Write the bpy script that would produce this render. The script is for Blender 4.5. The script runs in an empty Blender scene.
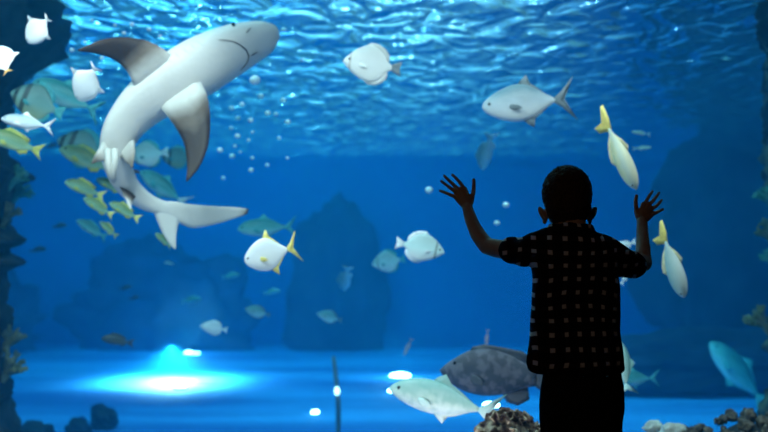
import bpy, bmesh, math, random
from mathutils import Vector, Matrix, Quaternion, noise
random.seed(7)
sc = bpy.context.scene
col = sc.collection
PI = math.pi
# ---------------------------------------------------------------- camera
FPX = 1067.0
CAMZ = 0.96
PITCH = math.atan(34.0 / FPX)
cam_d = bpy.data.cameras.new('camera'); cam = bpy.data.objects.new('camera', cam_d); col.objects.link(cam)
cam_d.sensor_width = 36.0; cam_d.lens = FPX * 36.0 / 768.0
cam.location = (0, 0, CAMZ); cam.rotation_euler = (PI/2 + PITCH, 0, 0)
cam_d.dof.use_dof = True; cam_d.dof.focus_distance = 3.15; cam_d.dof.aperture_fstop = 2.6
cam_d.clip_end = 200
sc.camera = cam
CR = Matrix.Rotation(PITCH, 3, 'X')

def W(px, py, Y):
    """point at distance Y into the room seen in direction (px, py)"""
    d = CR @ Vector(((px - 384.0) / FPX, 1.0, (216.0 - py) / FPX))
    return Vector((0, 0, CAMZ)) + d * (Y / d.y)

# ---------------------------------------------------------------- helpers
def tag(o, label=None, cat=None, group=None, kind=None):
    if label: o['label'] = label
    if cat: o['category'] = cat
    if group: o['group'] = group
    if kind: o['kind'] = kind
    return o

def empty(name, loc=(0, 0, 0), rot=None):
    o = bpy.data.objects.new(name, None); col.objects.link(o)
    o.empty_display_size = 0.05
    o.location = loc
    if rot is not None: o.rotation_euler = rot
    return o

def link(name, bm, mat, parent=None, smooth=True):
    bmesh.ops.recalc_face_normals(bm, faces=bm.faces[:])
    me = bpy.data.meshes.new(name); bm.to_mesh(me); bm.free()
    if smooth:
        for p in me.polygons: p.use_smooth = True
    o = bpy.data.objects.new(name, me); col.objects.link(o)
    for m in (mat if isinstance(mat, (list, tuple)) else [mat]): me.materials.append(m)
    if parent is not None: o.parent = parent
    return o

def box_bm(x0, x1, y0, y1, z0, z1, bm=None):
    bm = bm or bmesh.new()
    v = [bm.verts.new(p) for p in ((x0,y0,z0),(x1,y0,z0),(x1,y1,z0),(x0,y1,z0),(x0,y0,z1),(x1,y0,z1),(x1,y1,z1),(x0,y1,z1))]
    for f in ((0,3,2,1),(4,5,6,7),(0,1,5,4),(1,2,6,5),(2,3,7,6),(3,0,4,7)): bm.faces.new([v[i] for i in f])
    return bm

class NT:
    def __init__(s, name):
        s.m = bpy.data.materials.new(name); s.m.use_nodes = True
        s.t = s.m.node_tree; s.n = s.t.nodes; s.n.clear()
        s.out = s.n.new('ShaderNodeOutputMaterial')
    def add(s, typ, ins=None, **kw):
        n = s.n.new(typ)
        for k, v in kw.items(): setattr(n, k, v)
        for k, v in (ins or {}).items():
            if isinstance(v, tuple) and len(v) == 2 and hasattr(v[0], 'outputs'):
                s.t.links.new(v[0].outputs[v[1]], n.inputs[k])
            elif hasattr(v, 'outputs'): s.t.links.new(v.outputs[0], n.inputs[k])
            else: n.inputs[k].default_value = v
        return n
    def ramp(s, fac, stops, interp='LINEAR'):
        r = s.n.new('ShaderNodeValToRGB'); r.color_ramp.interpolation = interp
        e = r.color_ramp.elements
        while len(e) < len(stops): e.new(0.5)
        for i, (p, c) in enumerate(stops):
            e[i].position = p; e[i].color = (c[0], c[1], c[2], 1) if not isinstance(c, (int, float)) else (c, c, c, 1)
        if isinstance(fac, tuple): s.t.links.new(fac[0].outputs[fac[1]], r.inputs[0])
        else: s.t.links.new(fac.outputs[0], r.inputs[0])
        return r
    def link(s, a, ao, b, bi): s.t.links.new(a.outputs[ao], b.inputs[bi])
    def surf(s, n): s.t.links.new(n.outputs[0], s.out.inputs['Surface']); return s
    def vol(s, n): s.t.links.new(n.outputs[0], s.out.inputs['Volume']); return s

def c4(c): return (c[0], c[1], c[2], 1.0)

def mat_noise(name, c1, c2, scale=4.0, rough=0.7, bump=0.0, spec=0.3, detail=4.0, metal=0.0, stops=(0.35, 0.65)):
    t = NT(name)
    tc = t.add('ShaderNodeTexCoord')
    nz = t.add('ShaderNodeTexNoise', {'Vector': (tc, 'Object'), 'Scale': scale, 'Detail': detail})
    r = t.ramp((nz, 'Fac'), [(stops[0], c1), (stops[1], c2)])
    b = t.add('ShaderNodeBsdfPrincipled', {'Base Color': (r, 'Color'), 'Roughness': rough, 'Metallic': metal})
    b.inputs['Specular IOR Level'].default_value = spec
    if bump:
        bp = t.add('ShaderNodeBump', {'Height': (nz, 'Fac'), 'Strength': bump, 'Distance': 0.05})
        t.link(bp, 0, b, 'Normal')
    t.surf(b)
    return t.m

# ---------------------------------------------------------------- world: pale hall light that reaches the tank through its open top
w = bpy.data.worlds.new('world'); sc.world = w; w.use_nodes = True
bg = w.node_tree.nodes['Background']; bg.inputs[1].default_value = 2.9
wt = w.node_tree; wtc = wt.nodes.new('ShaderNodeTexCoord'); wsx = wt.nodes.new('ShaderNodeSeparateXYZ'); wr = wt.nodes.new('ShaderNodeValToRGB')
wm = wt.nodes.new('ShaderNodeMapRange'); wm.inputs['From Min'].default_value = -1; wm.inputs['From Max'].default_value = 1
wt.links.new(wtc.outputs['Generated'], wsx.inputs[0]); wt.links.new(wsx.outputs['X'], wm.inputs[0]); wt.links.new(wm.outputs[0], wr.inputs[0]); wt.links.new(wr.outputs[0], bg.inputs[0])
e = wr.color_ramp.elements; e[0].position = .40; e[0].color = (0.14, 0.72, 0.90, 1); e[1].position = .615; e[1].color = (0.01, 0.06, 0.11, 1)
e_ = wr.color_ramp.elements.new(.52); e_.color = (0.32, 0.95, 1.0, 1)

# ---------------------------------------------------------------- viewing room
GY0, GY1 = 3.36, 3.46           # acrylic pane, front and back faces
TZ0, TZ1 = -0.64, 2.5           # tank floor, water surface
TX, TY = 7.6, 18.0
dark = mat_noise('dark_room_paint', (0.012, 0.012, 0.014), (0.02, 0.02, 0.022), 3, 0.8)
carpet = mat_noise('dark_carpet', (0.01, 0.01, 0.013), (0.022, 0.022, 0.026), 60, 0.95)
def struct(name, bm, m, smooth=False):
    return tag(link(name, bm, m, None, smooth), kind='structure')
struct('floor', box_bm(-3.6, 3.6, -2.6, GY0, -0.12, 0.0), carpet)
struct('ceiling', box_bm(-3.6, 3.6, -2.6, GY0 + .35, 3.2, 3.3), dark)
struct('wall_left', box_bm(-3.72, -3.6, -2.6, GY0, 0.0, 3.2), dark)
struct('wall_right', box_bm(3.6, 3.72, -2.6, GY0, 0.0, 3.2), dark)
struct('wall_back', box_bm(-3.72, 3.72, -2.72, -2.6, 0.0, 3.3), dark)
# front wall round the acrylic window
b = box_bm(-TX - .3, -2.9, GY0, GY1 + .12, -0.9, 3.2)
box_bm(2.9, TX + .3, GY0, GY1 + .12, -0.9, 3.2, b)
box_bm(-2.9, 2.9, GY0, GY1 + .12, 2.3, 3.2, b)
box_bm(-2.9, 2.9, GY0, GY1 + .12, -0.9, 0.25, b)
struct('wall_front', b, dark)
# pane
t = NT('acrylic')
tr = t.add('ShaderNodeBsdfTransparent', {'Color': (0.97, 0.985, 0.99, 1)})
gl = t.add('ShaderNodeBsdfGlossy', {'Roughness': 0.0, 'Color': (1, 1, 1, 1)})
fr = t.add('ShaderNodeFresnel', {'IOR': 1.2})
t.surf(t.add('ShaderNodeMixShader', {0: (fr, 0), 1: (tr, 0), 2: (gl, 0)}))
acrylic = t.m
struct('window_1', box_bm(-2.9, 2.9, GY0 + .002, GY1, 0.25, 2.3), acrylic)

# ---------------------------------------------------------------- tank shell, painted blue
t = NT('blue_tank_paint')
tc = t.add('ShaderNodeTexCoord')
nz = t.add('ShaderNodeTexNoise', {'Vector': (tc, 'Object'), 'Scale': 0.35, 'Detail': 3.0})
r = t.ramp((nz, 'Fac'), [(0.35, (0.01, 0.12, 0.40)), (0.65, (0.015, 0.18, 0.52))])
t.surf(t.add('ShaderNodeBsdfPrincipled', {'Base Color': (r, 'Color'), 'Roughness': 0.75}))
tankpaint = t.m
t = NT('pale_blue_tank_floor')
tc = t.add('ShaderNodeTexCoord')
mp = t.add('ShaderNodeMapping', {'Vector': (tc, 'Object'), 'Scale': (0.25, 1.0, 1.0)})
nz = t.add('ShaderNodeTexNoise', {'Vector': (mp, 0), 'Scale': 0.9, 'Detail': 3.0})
r = t.ramp((nz, 'Fac'), [(0.35, (0.01, 0.11, 0.40)), (0.65, (0.05, 0.30, 0.72))])  # stretched pale bands in the colour stand in for streaks of light
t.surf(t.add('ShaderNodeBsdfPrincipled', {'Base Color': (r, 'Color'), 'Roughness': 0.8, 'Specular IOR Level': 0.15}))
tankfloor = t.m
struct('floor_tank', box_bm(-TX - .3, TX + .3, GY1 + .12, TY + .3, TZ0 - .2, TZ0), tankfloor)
struct('wall_tank_back', box_bm(-TX - .3, TX + .3, TY, TY + .3, TZ0, 2.56), tankpaint)
struct('wall_tank_left', box_bm(-TX - .3, -TX, GY1 + .12, TY, TZ0, 2.56), tankpaint)
struct('wall_tank_right', box_bm(TX, TX + .3, GY1 + .12, TY, TZ0, 2.56), tankpaint)

# ---------------------------------------------------------------- the water
t = NT('water')
geo = t.add('ShaderNodeNewGeometry')
mp = t.add('ShaderNodeMapping', {'Vector': (geo, 'Position'), 'Scale': (1.0, 0.5, 1.0)})
n1 = t.add('ShaderNodeTexNoise', {'Vector': (mp, 0), 'Scale': 4.2, 'Detail': 1.5, 'Roughness': 0.55, 'Distortion': 0.6})
bp = t.add('ShaderNodeBump', {'Height': (n1, 'Fac'), 'Strength': 1.0, 'Distance': 0.16})
n2 = t.add('ShaderNodeTexNoise', {'Vector': (mp, 0), 'Scale': 0.45, 'Detail': 1.0})
lw = t.add('ShaderNodeLayerWeight', {'Blend': 0.5, 'Normal': (bp, 0)})
fac = t.ramp((lw, 'Facing'), [(0.36, 0.0), (0.47, 0.42), (0.60, 0.70), (0.80, 0.93), (0.95, 1.0)])
gls = t.add('ShaderNodeBsdfGlossy', {'Roughness': 0.03, 'Color': (0.85, 0.95, 1, 1), 'Normal': (bp, 0)})
trs = t.add('ShaderNodeBsdfTransparent', {'Color': (1, 1, 1, 1)})
t.surf(t.add('ShaderNodeMixShader', {0: (fac, 'Color'), 1: (trs, 0), 2: (gls, 0)}))
vs = t.add('ShaderNodeVolumeScatter', {'Color': (0.02, 0.43, 0.95, 1), 'Density': 0.036, 'Anisotropy': 0.2})
va = t.add('ShaderNodeVolumeAbsorption', {'Color': (0.0, 0.74, 0.87, 1), 'Density': 0.16})
t.vol(t.add('ShaderNodeAddShader', {0: (vs, 0), 1: (va, 0)}))
water_top = t.m
t = NT('water_side')
t.surf(t.add('ShaderNodeBsdfTransparent', {'Color': (1, 1, 1, 1)}))
t.vol(t.add('ShaderNodeAddShader', {0: (t.add('ShaderNodeVolumeScatter', {'Color': (0.02, 0.43, 0.95, 1), 'Density': 0.036, 'Anisotropy': 0.2}), 0),
    1: (t.add('ShaderNodeVolumeAbsorption', {'Color': (0.0, 0.74, 0.87, 1), 'Density': 0.16}), 0)}))
water_side = t.m
bm = bmesh.new()
NX, NY = 90, 90
X0, X1, Y0, Y1 = -TX + .01, TX - .01, GY1 + .125, TY - .01
g = [[bm.verts.new((X0 + (X1 - X0) * i / NX, Y0 + (Y1 - Y0) * j / NY, TZ1 + 0.02 * noise.noise(Vector((i * .35, j * .35, 3))))) for i in range(NX + 1)] for j in range(NY + 1)]
for j in range(NY):
    for i in range(NX): bm.faces.new((g[j][i], g[j][i+1], g[j+1][i+1], g[j+1][i]))
bl = [bm.verts.new((x, y, TZ0 + .005)) for x, y in ((X0, Y0), (X1, Y0), (X1, Y1), (X0, Y1))]
fs = [bm.faces.new([bl[3], bl[2], bl[1], bl[0]]),
      bm.faces.new([bl[0], bl[1]] + [g[0][i] for i in range(NX, -1, -1)]),
      bm.faces.new([bl[1], bl[2]] + [g[j][NX] for j in range(NY, -1, -1)]),
      bm.faces.new([bl[2], bl[3]] + [g[NY][i] for i in range(0, NX + 1)]),
      bm.faces.new([bl[3], bl[0]] + [g[j][0] for j in range(0, NY + 1)])]
for f in fs: f.material_index = 1
water = link('water', bm, [water_top, water_side], None, False)
for p in water.data.polygons: p.use_smooth = p.material_index == 0
tag(water, kind='structure')

# ---------------------------------------------------------------- lamps
def area(name, loc, aim, size, energy, color=(1, 1, 1), sy=None):
    d = bpy.data.lights.new(name, 'AREA'); d.energy = energy; d.color = color
    d.shape = 'RECTANGLE'; d.size = size; d.size_y = sy or size
    o = bpy.data.objects.new(name, d); col.objects.link(o); o.location = loc
    o.rotation_euler = (Vector(aim) - Vector(loc)).to_track_quat('-Z', 'Y').to_euler()
    return o
def spot(name, loc, aim, energy, color=(1, 1, 1), angle=60, blend=0.6, radius=0.08):
    d = bpy.data.lights.new(name, 'SPOT'); d.energy = energy; d.color = color
    d.spot_size = math.radians(angle); d.spot_blend = blend; d.shadow_soft_size = radius
    o = bpy.data.objects.new(name, d); col.objects.link(o); o.location = loc
    o.rotation_euler = (Vector(aim) - Vector(loc)).to_track_quat('-Z', 'Y').to_euler()
    return o
def point(name, loc, energy, color=(1, 1, 1), radius=0.08):
    d = bpy.data.lights.new(name, 'POINT'); d.energy = energy; d.color = color; d.shadow_soft_size = radius
    o = bpy.data.objects.new(name, d); col.objects.link(o); o.location = loc
    return o
# row of lamps over the water just behind the window
for x in (-2.6, -1.0, 0.8, 2.4):
    area('tank_front_lamp', (x, 3.8, 2.75), (x * .8, 5.6, 0.9), 0.9, 58 if x < 0 else 26, (1, 0.98, 0.95), 0.3)
for x, e in ((-1.7, 9), (0.2, 7)):  # unseen fill lights added below the window to brighten shark and fish
    area('low_fill_light', (x, 3.8, -.15), (x + .4, 5.2, 1.3), 0.5, e, (1, 0.97, 0.97), 0.2)
# lamps over the middle of the tank
for x, y, e in ((-4.2, 8.5, 30), (0.1, 9.5, 130), (-1.4, 14.0, 90)):
    area('tank_hall_lamp', (x, y, 3.6), (x, y + .8, 0), 1.4, e, (0.75, 0.95, 1.0), 0.6)
# dim warm lamp in the viewing room
area('room_lamp', (-1.4, -0.6, 3.1), (0.4, 3.0, 0.9), 0.5, 5, (1, 0.72, 0.5))
sc.view_settings.view_transform = 'Standard'; sc.view_settings.look = 'None'
sc.view_settings.exposure = 0.0; sc.view_settings.gamma = 1.0; sc.view_settings.use_curve_mapping = False
cy = sc.cycles
cy.use_denoising = True
try: cy.denoiser = 'OPENIMAGEDENOISE'
except Exception: pass
cy.max_bounces = 8; cy.diffuse_bounces = 2; cy.glossy_bounces = 3; cy.transparent_max_bounces = 16; cy.volume_bounces = 1
# ================================================================= FISH
def interp(prof, x):
    """smooth interpolation of [(x, v)...]"""
    if x <= prof[0][0]: return prof[0][1]
    for i in range(len(prof) - 1):
        x0, v0 = prof[i]; x1, v1 = prof[i + 1]
        if x <= x1:
            m0 = (v1 - v0) if i == 0 else (v1 - prof[i-1][1]) * (x1 - x0) / (x1 - prof[i-1][0])
            m1 = (v1 - v0) if i == len(prof) - 2 else (prof[i+2][1] - v0) * (x1 - x0) / (prof[i+2][0] - x0)
            u = (x - x0) / (x1 - x0); u2 = u * u; u3 = u2 * u
            if i == 0: m0 *= 1.0
            return (2*u3 - 3*u2 + 1) * v0 + (u3 - 2*u2 + u) * m0 + (-2*u3 + 3*u2) * v1 + (u3 - u2) * m1
    return prof[-1][1]

_fm = {}
def fish_mat(name, back, flank, belly, bars=None, bar_col=(0.02, 0.03, 0.04), rough=0.35, spec=0.5, span=0.2, mottle=0.0):
    """back-to-belly colouring over a fish of unit length; bars = x positions of dark bars"""
    if name in _fm: return _fm[name]
    t = NT(name)
    tc = t.add('ShaderNodeTexCoord'); sx = t.add('ShaderNodeSeparateXYZ', {0: (tc, 'Object')})
    nz = t.add('ShaderNodeTexNoise', {'Vector': (tc, 'Object'), 'Scale': 9.0, 'Detail': 3.0})
    a = t.add('ShaderNodeMath', {0: (nz, 'Fac'), 1: 0.08}, operation='MULTIPLY')
    z = t.add('ShaderNodeMath', {0: (sx, 'Z'), 1: (a, 0)}, operation='ADD')
    mr = t.add('ShaderNodeMapRange', {'Value': (z, 0), 'From Min': -span + .04, 'From Max': span + .04})
    r = t.ramp((mr, 0), [(0.15, belly), (0.5, flank), (0.85, back)])
    cur = (r, 'Color')
    if mottle:
        n2 = t.add('ShaderNodeTexNoise', {'Vector': (tc, 'Object'), 'Scale': 14.0, 'Detail': 2.0})
        rr = t.ramp((n2, 'Fac'), [(0.45, 0.0), (0.6, mottle)])
        mx = t.add('ShaderNodeMix', {0: (rr, 'Color')}, data_type='RGBA'); t.t.links.new(cur[0].outputs[cur[1]], mx.inputs[6]); mx.inputs[7].default_value = c4(bar_col); cur = (mx, 2)
    for bx, bw in (bars or []):
        d = t.add('ShaderNodeMath', {0: (sx, 'X'), 1: bx}, operation='SUBTRACT')
        d = t.add('ShaderNodeMath', {0: (d, 0)}, operation='ABSOLUTE')
        k = t.add('ShaderNodeMapRange', {'Value': (d, 0), 'From Min': bw, 'From Max': bw * .5, 'To Min': 0.0, 'To Max': 0.85})
        mx = t.add('ShaderNodeMix', {0: (k, 0)}, data_type='RGBA'); t.t.links.new(cur[0].outputs[cur[1]], mx.inputs[6]); mx.inputs[7].default_value = c4(bar_col); cur = (mx, 2)
    b = t.add('ShaderNodeBsdfPrincipled', {'Base Color': cur, 'Roughness': rough})
    b.inputs['Specular IOR Level'].default_value = spec
    vo = t.add('ShaderNodeTexVoronoi', {'Vector': (tc, 'Object'), 'Scale': 70.0})
    bp = t.add('ShaderNodeBump', {'Height': (vo, 'Distance'), 'Strength': 0.12, 'Distance': 0.01}); t.link(bp, 0, b, 'Normal')
    t.surf(b); _fm[name] = t.m
    return t.m
def plain(name, c, rough=0.5, spec=0.4):
    if name in _fm: return _fm[name]
    _fm[name] = mat_noise(name, tuple(v * .85 for v in c), tuple(min(1, v * 1.1) for v in c), 12.0, rough, 0, spec)
    return _fm[name]

def loft(stations, ring=18, cap=True, bm=None):
    """stations: list of (centre, side_vec, up_vec_top, up_vec_bottom) -> closed tube"""
    bm = bm or bmesh.new(); rows = []
    for c, s, ut, ub in stations:
        row = []
        for k in range(ring):
            a = 2 * PI * k / ring; ca, sa = math.cos(a), math.sin(a)
            row.append(bm.verts.new(c + s * ca + (ut * sa if sa >= 0 else ub * (-sa))))
        rows.append(row)
    for a, b in zip(rows, rows[1:]):
        for k in range(ring):
            bm.faces.new((a[k], a[(k+1) % ring], b[(k+1) % ring], b[k]))
    if cap:
        for row in (rows[0], rows[-1]):
            c = sum((v.co for v in row), Vector()) / ring; cv = bm.verts.new(c)
            for k in range(ring): bm.faces.new((row[k], row[(k+1) % ring], cv))
    return bm

def fin_bm(outline, base_n, thick, bm=None, bend=None, sub=3):
    """solid tapered fin. outline: 2D points (x, z) in fish space, the first base_n points lie on the body. A wedge: thick at the base, thin at the rim."""
    bm = bm or bmesh.new()
    n = len(outline)
    base = Vector((sum(p[0] for p in outline[:base_n]) / base_n, sum(p[1] for p in outline[:base_n]) / base_n))
    far = max((Vector(p) - base).length for p in outline)
    def P(p, side):
        d = min(1, (Vector(p) - base).length / far); th = thick * (1 - .85 * d)
        y = side * th + (bend(p) if bend else 0)
        return Vector((p[0], y, p[1]))
    c = Vector((sum(p[0] for p in outline) / n, sum(p[1] for p in outline) / n))
    rows = {}
    for side in (-1, 1):
        outer = [bm.verts.new(P(p, side)) for p in outline]
        mid = [bm.verts.new(P(tuple(c.lerp(Vector(p), .5)), side)) for p in outline]
        cv = bm.verts.new(P(tuple(c), side)); rows[side] = outer
        for k in range(n):
            k2 = (k + 1) % n
            bm.faces.new((outer[k], outer[k2], mid[k2], mid[k])); bm.faces.new((mid[k], mid[k2], cv))
    for k in range(n):
        k2 = (k + 1) % n
        bm.faces.new((rows[-1][k], rows[-1][k2], rows[1][k2], rows[1][k]))
    return bm

SHAPES = {
 # x runs from snout 0 to tail base; (top, bottom, half-width) profiles for unit total length; fins as outlines in (x, z)
 'disc': dict(end=.84, top=[(0,.01),(.03,.06),(.10,.14),(.22,.25),(.38,.33),(.52,.32),(.66,.22),(.76,.09),(.84,.05)],
              bot=[(0,.0),(.03,.04),(.10,.11),(.22,.20),(.38,.28),(.52,.30),(.66,.24),(.76,.09),(.84,.045)],
              wid=[(0,.004),(.05,.03),(.2,.06),(.45,.065),(.7,.03),(.84,.012)], mouth=-.01, eye=(.105,.05,.022),
              dorsal=([(.30,.28),(.45,.31),(.62,.24),(.76,.08),(.785,.12),(.77,.21),(.70,.30),(.58,.37),(.44,.385)],4), anal=([(.34,-.24),(.50,-.28),(.63,-.24),(.76,-.08),(.785,-.12),(.77,-.20),(.70,-.28),(.60,-.335),(.47,-.34)],4),
              tail=[(.82,.045),(.90,.085),(1.0,.135),(.975,.0),(1.0,-.135),(.90,-.085),(.82,-.045)], tailn=2),
 'pompano': dict(end=.78, top=[(0,.015),(.02,.065),(.08,.12),(.2,.20),(.38,.255),(.52,.22),(.66,.115),(.78,.028)],
              bot=[(0,.012),(.03,.065),(.1,.125),(.22,.19),(.38,.225),(.52,.19),(.66,.10),(.78,.026)],
              wid=[(0,.006),(.05,.04),(.2,.07),(.4,.075),(.6,.045),(.78,.012)], mouth=-.02, eye=(.075,.03,.018),
              dorsal=([(.40,.245),(.50,.215),(.62,.135),(.72,.06),(.62,.165),(.53,.25),(.50,.36),(.44,.30)],4), anal=([(.42,-.215),(.50,-.19),(.62,-.12),(.72,-.055),(.62,-.15),(.54,-.22),(.53,-.32),(.47,-.27)],4),
              tail=[(.77,.026),(.85,.09),(1.0,.26),(.92,.10),(.855,.0),(.92,-.10),(1.0,-.26),(.85,-.09),(.77,-.026)], tailn=1),
 'trevally': dict(end=.80, top=[(0,.0),(.02,.035),(.09,.10),(.2,.145),(.36,.165),(.52,.14),(.68,.07),(.80,.016)],
              bot=[(0,.0),(.03,.035),(.1,.075),(.22,.115),(.38,.135),(.52,.12),(.68,.06),(.80,.016)],
              wid=[(0,.008),(.06,.04),(.2,.07),(.4,.072),(.6,.045),(.80,.010)], mouth=-.015, eye=(.09,.03,.016),
              dorsal=([(.36,.16),(.48,.145),(.62,.09),(.76,.03),(.62,.115),(.52,.165),(.46,.24),(.40,.20)],4), anal=([(.42,-.125),(.50,-.115),(.62,-.08),(.76,-.025),(.62,-.10),(.54,-.135),(.51,-.20),(.46,-.16)],4),
              tail=[(.79,.016),(.86,.07),(1.0,.19),(.93,.07),(.865,.0),(.93,-.07),(1.0,-.19),(.86,-.07),(.79,-.016)], tailn=1),
 'snapper': dict(end=.82, top=[(0,.0),(.03,.045),(.12,.12),(.26,.165),(.42,.165),(.6,.12),(.74,.055),(.82,.04)],
              bot=[(0,.0),(.03,.03),(.12,.075),(.26,.115),(.42,.125),(.6,.095),(.74,.045),(.82,.036)],
              wid=[(0,.008),(.06,.04),(.2,.065),(.4,.065),(.6,.04),(.82,.012)], mouth=-.01, eye=(.12,.05,.02),
              dorsal=([(.24,.16),(.42,.16),(.58,.12),(.70,.065),(.73,.13),(.62,.175),(.46,.215),(.34,.235)],4), anal=([(.54,-.105),(.62,-.085),(.70,-.055),(.74,-.045),(.73,-.11),(.62,-.15)],4),
              tail=[(.81,.04),(.88,.08),(1.0,.155),(.95,.06),(.925,.0),(.95,-.06),(1.0,-.155),(.88,-.08),(.81,-.036)], tailn=1),
 'grouper': dict(end=.84, top=[(0,-.01),(.03,.03),(.14,.105),(.28,.17),(.44,.185),(.6,.155),(.74,.10),(.84,.075)],
              bot=[(0,-.012),(.03,.04),(.12,.10),(.26,.15),(.42,.165),(.6,.14),(.74,.09),(.84,.07)],
              wid=[(0,.012),(.05,.06),(.2,.11),(.4,.115),(.6,.08),(.84,.025)], mouth=-.02, eye=(.14,.065,.016),
              dorsal=([(.26,.16),(.44,.18),(.62,.145),(.78,.085),(.82,.13),(.72,.18),(.55,.20),(.38,.215),(.28,.19)],4), anal=([(.56,-.14),(.66,-.115),(.74,-.09),(.78,-.08),(.80,-.17),(.70,-.22),(.60,-.20)],4),
              tail=[(.83,.07),(.90,.11),(.97,.10),(1.0,.0),(.97,-.10),(.90,-.11),(.83,-.07)], tailn=1),
 'slim': dict(end=.80, top=[(0,.0),(.02,.022),(.10,.065),(.24,.09),(.42,.088),(.6,.06),(.72,.028),(.80,.014)],
              bot=[(0,.0),(.02,.022),(.10,.06),(.24,.085),(.42,.085),(.6,.055),(.72,.025),(.80,.014)],
              wid=[(0,.008),(.05,.03),(.2,.055),(.4,.058),(.6,.035),(.80,.010)], mouth=-.01, eye=(.07,.015,.012),
              dorsal=([(.34,.085),(.48,.08),(.62,.055),(.72,.03),(.62,.08),(.48,.12),(.40,.125)],4), anal=([(.46,-.08),(.56,-.065),(.64,-.045),(.72,-.025),(.62,-.075),(.52,-.11)],4),
              tail=[(.79,.014),(.85,.055),(1.0,.14),(.92,.045),(.855,.0),(.92,-.045),(1.0,-.14),(.85,-.055),(.79,-.014)], tailn=1),
}

def fish(name, shape, p, ang, lpx, Y, mats, label, cat='fish', group=None, yaw=0.0, roll=0.0, bend=0.0, fin=None, tailm=None, flip=False, deep=1.0, taildef=None, pect=True, small=False, fw=1.0):
    """p = where the middle of the fish is seen; ang = direction the snout points in the picture, degrees; lpx = length seen"""
    L = lpx / FPX * Y / max(.25, math.cos(math.radians(yaw)))
    S = SHAPES[shape]
    a = math.radians(ang); yw = math.radians(yaw)
    f = Vector((math.cos(yw) * math.cos(a), math.sin(yw), math.cos(yw) * math.sin(a)))
    up = Vector((-math.sin(a), 0, math.cos(a)))
    if up.z < 0: up = -up
    if flip: up = -up
    up = (up - f * up.dot(f)).normalized()
    up = Quaternion(f, math.radians(roll)) @ up
    side = up.cross(-f).normalized()
    # local axes: +x points to the tail
    M = Matrix((( -f.x * L, side.x * L, up.x * L), (-f.y * L, side.y * L, up.y * L), (-f.z * L, side.z * L, up.z * L)))
    ctr = W(p[0], p[1], Y)
    root = empty(name, ctr)
    root.matrix_world = Matrix.Translation(ctr) @ M.to_4x4()
    tag(root, label, cat, group)
    bodym, finm = mats, fin or mats
    tailm = tailm or finm
    CX = .48
    def B(x): return bend * (max(0, x - .3) ** 2) * 1.6      # sideways swish of the tail
    n = 10 if small else 26
    xs = [S['end'] * ((i / n) ** 1.25) for i in range(n + 1)]
    st = []
    for x in xs:
        tp = max(.002, interp(S['top'], x)) * deep; bt = max(.002, interp(S['bot'], x) if x > 0 else .002) * deep
        if x == 0: tp = bt = .006
        st.append((Vector((x - CX, B(x), 0)), Vector((0, max(.004, interp(S['wid'], x) * fw), 0)), Vector((0, 0, tp)), Vector((0, 0, -bt))))
    body = link('body', loft(st, 10 if small else 18), bodym, root)
    def sh(o): return [(x - CX, z * deep) for x, z in o]
    bf = lambda q: B(q[0] + CX)
    td = taildef or S['tail']
    link('tail_fin', fin_bm([(x - CX, z * (1 if taildef else deep ** .5)) for x, z in td], S['tailn'], .012, bend=bf), tailm, root)
    o, k = S['dorsal']; link('dorsal_fin', fin_bm(sh(o), k, .010, bend=bf), finm, root)
    o, k = S['anal']; link('anal_fin', fin_bm(sh(o), k, .010, bend=bf), finm, root)
    if small: return root
    ex, ez, er = S['eye']; ez *= deep
    for s in (-1, 1):
        b = bmesh.new(); bmesh.ops.create_uvsphere(b, u_segments=12, v_segments=8, radius=er)
        wy = interp(S['wid'], ex) * fw * math.sqrt(max(.05, 1 - (ez / (interp(S['top'], ex) * deep)) ** 2))
        for v in b.verts: v.co = Vector((v.co.x + ex - CX, v.co.y * .5 + s * (wy - er * .12), v.co.z + ez))
        eye = link('eye', b, EYE, root)
        if pect:
            px = .27; pw = interp(S['wid'], px) * fw
            ol = [(px, -.01), (px, -.045), (px + .06, -.085), (px + .15, -.075), (px + .11, -.03), (px + .05, -.005)]
            b = fin_bm([(x - CX, z * deep) for x, z in ol], 2, .006, bend=lambda q, s=s, pw=pw, px=px: s * (pw * .86 + (q[0] + CX - px) * .35))
            link('pectoral_fin', b, finm, root)
    return root
EYE = mat_noise('fish_eye', (0.01, 0.01, 0.012), (0.03, 0.03, 0.03), 3, 0.2, 0, 0.6)
silver = fish_mat('silver_white_scales', (0.82, 0.80, 0.84), (0.92, 0.90, 0.92), (0.95, 0.93, 0.93), spec=.4)
silverteal = fish_mat('silver_scales_grey_back', (0.22, 0.32, 0.38), (0.62, 0.66, 0.72), (0.92, 0.90, 0.90))
bat = fish_mat('batfish_scales', (0.78, 0.72, 0.70), (0.92, 0.87, 0.86), (0.95, 0.90, 0.86), bars=[(-.36, .02)], bar_col=(.55, .45, .40), span=.35)
batbar = fish_mat('banded_batfish_scales', (0.14, 0.28, 0.25), (0.24, 0.42, 0.38), (0.40, 0.46, 0.26), bars=[(-.37, .05), (-.20, .06)], bar_col=(.03, .04, .03), span=.35)
moon = fish_mat('moonfish_scales', (0.50, 0.60, 0.60), (0.70, 0.85, 0.85), (0.92, 0.88, 0.88), bars=[(-.30, .03)], bar_col=(.25, .30, .30), span=.3)
teal = fish_mat('teal_scales', (0.05, 0.28, 0.28), (0.14, 0.50, 0.52), (0.50, 0.80, 0.78), span=.16)
green = fish_mat('green_yellow_scales', (0.15, 0.22, 0.05), (0.24, 0.40, 0.26), (0.50, 0.58, 0.28), span=.14)
pale = fish_mat('pale_green_silver_scales', (0.28, 0.45, 0.42), (0.60, 0.72, 0.68), (0.90, 0.92, 0.88), span=.16)
cream = fish_mat('cream_white_scales', (0.85, 0.78, 0.42), (0.78, 0.84, 0.70), (0.92, 0.86, 0.60), span=.1)
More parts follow.
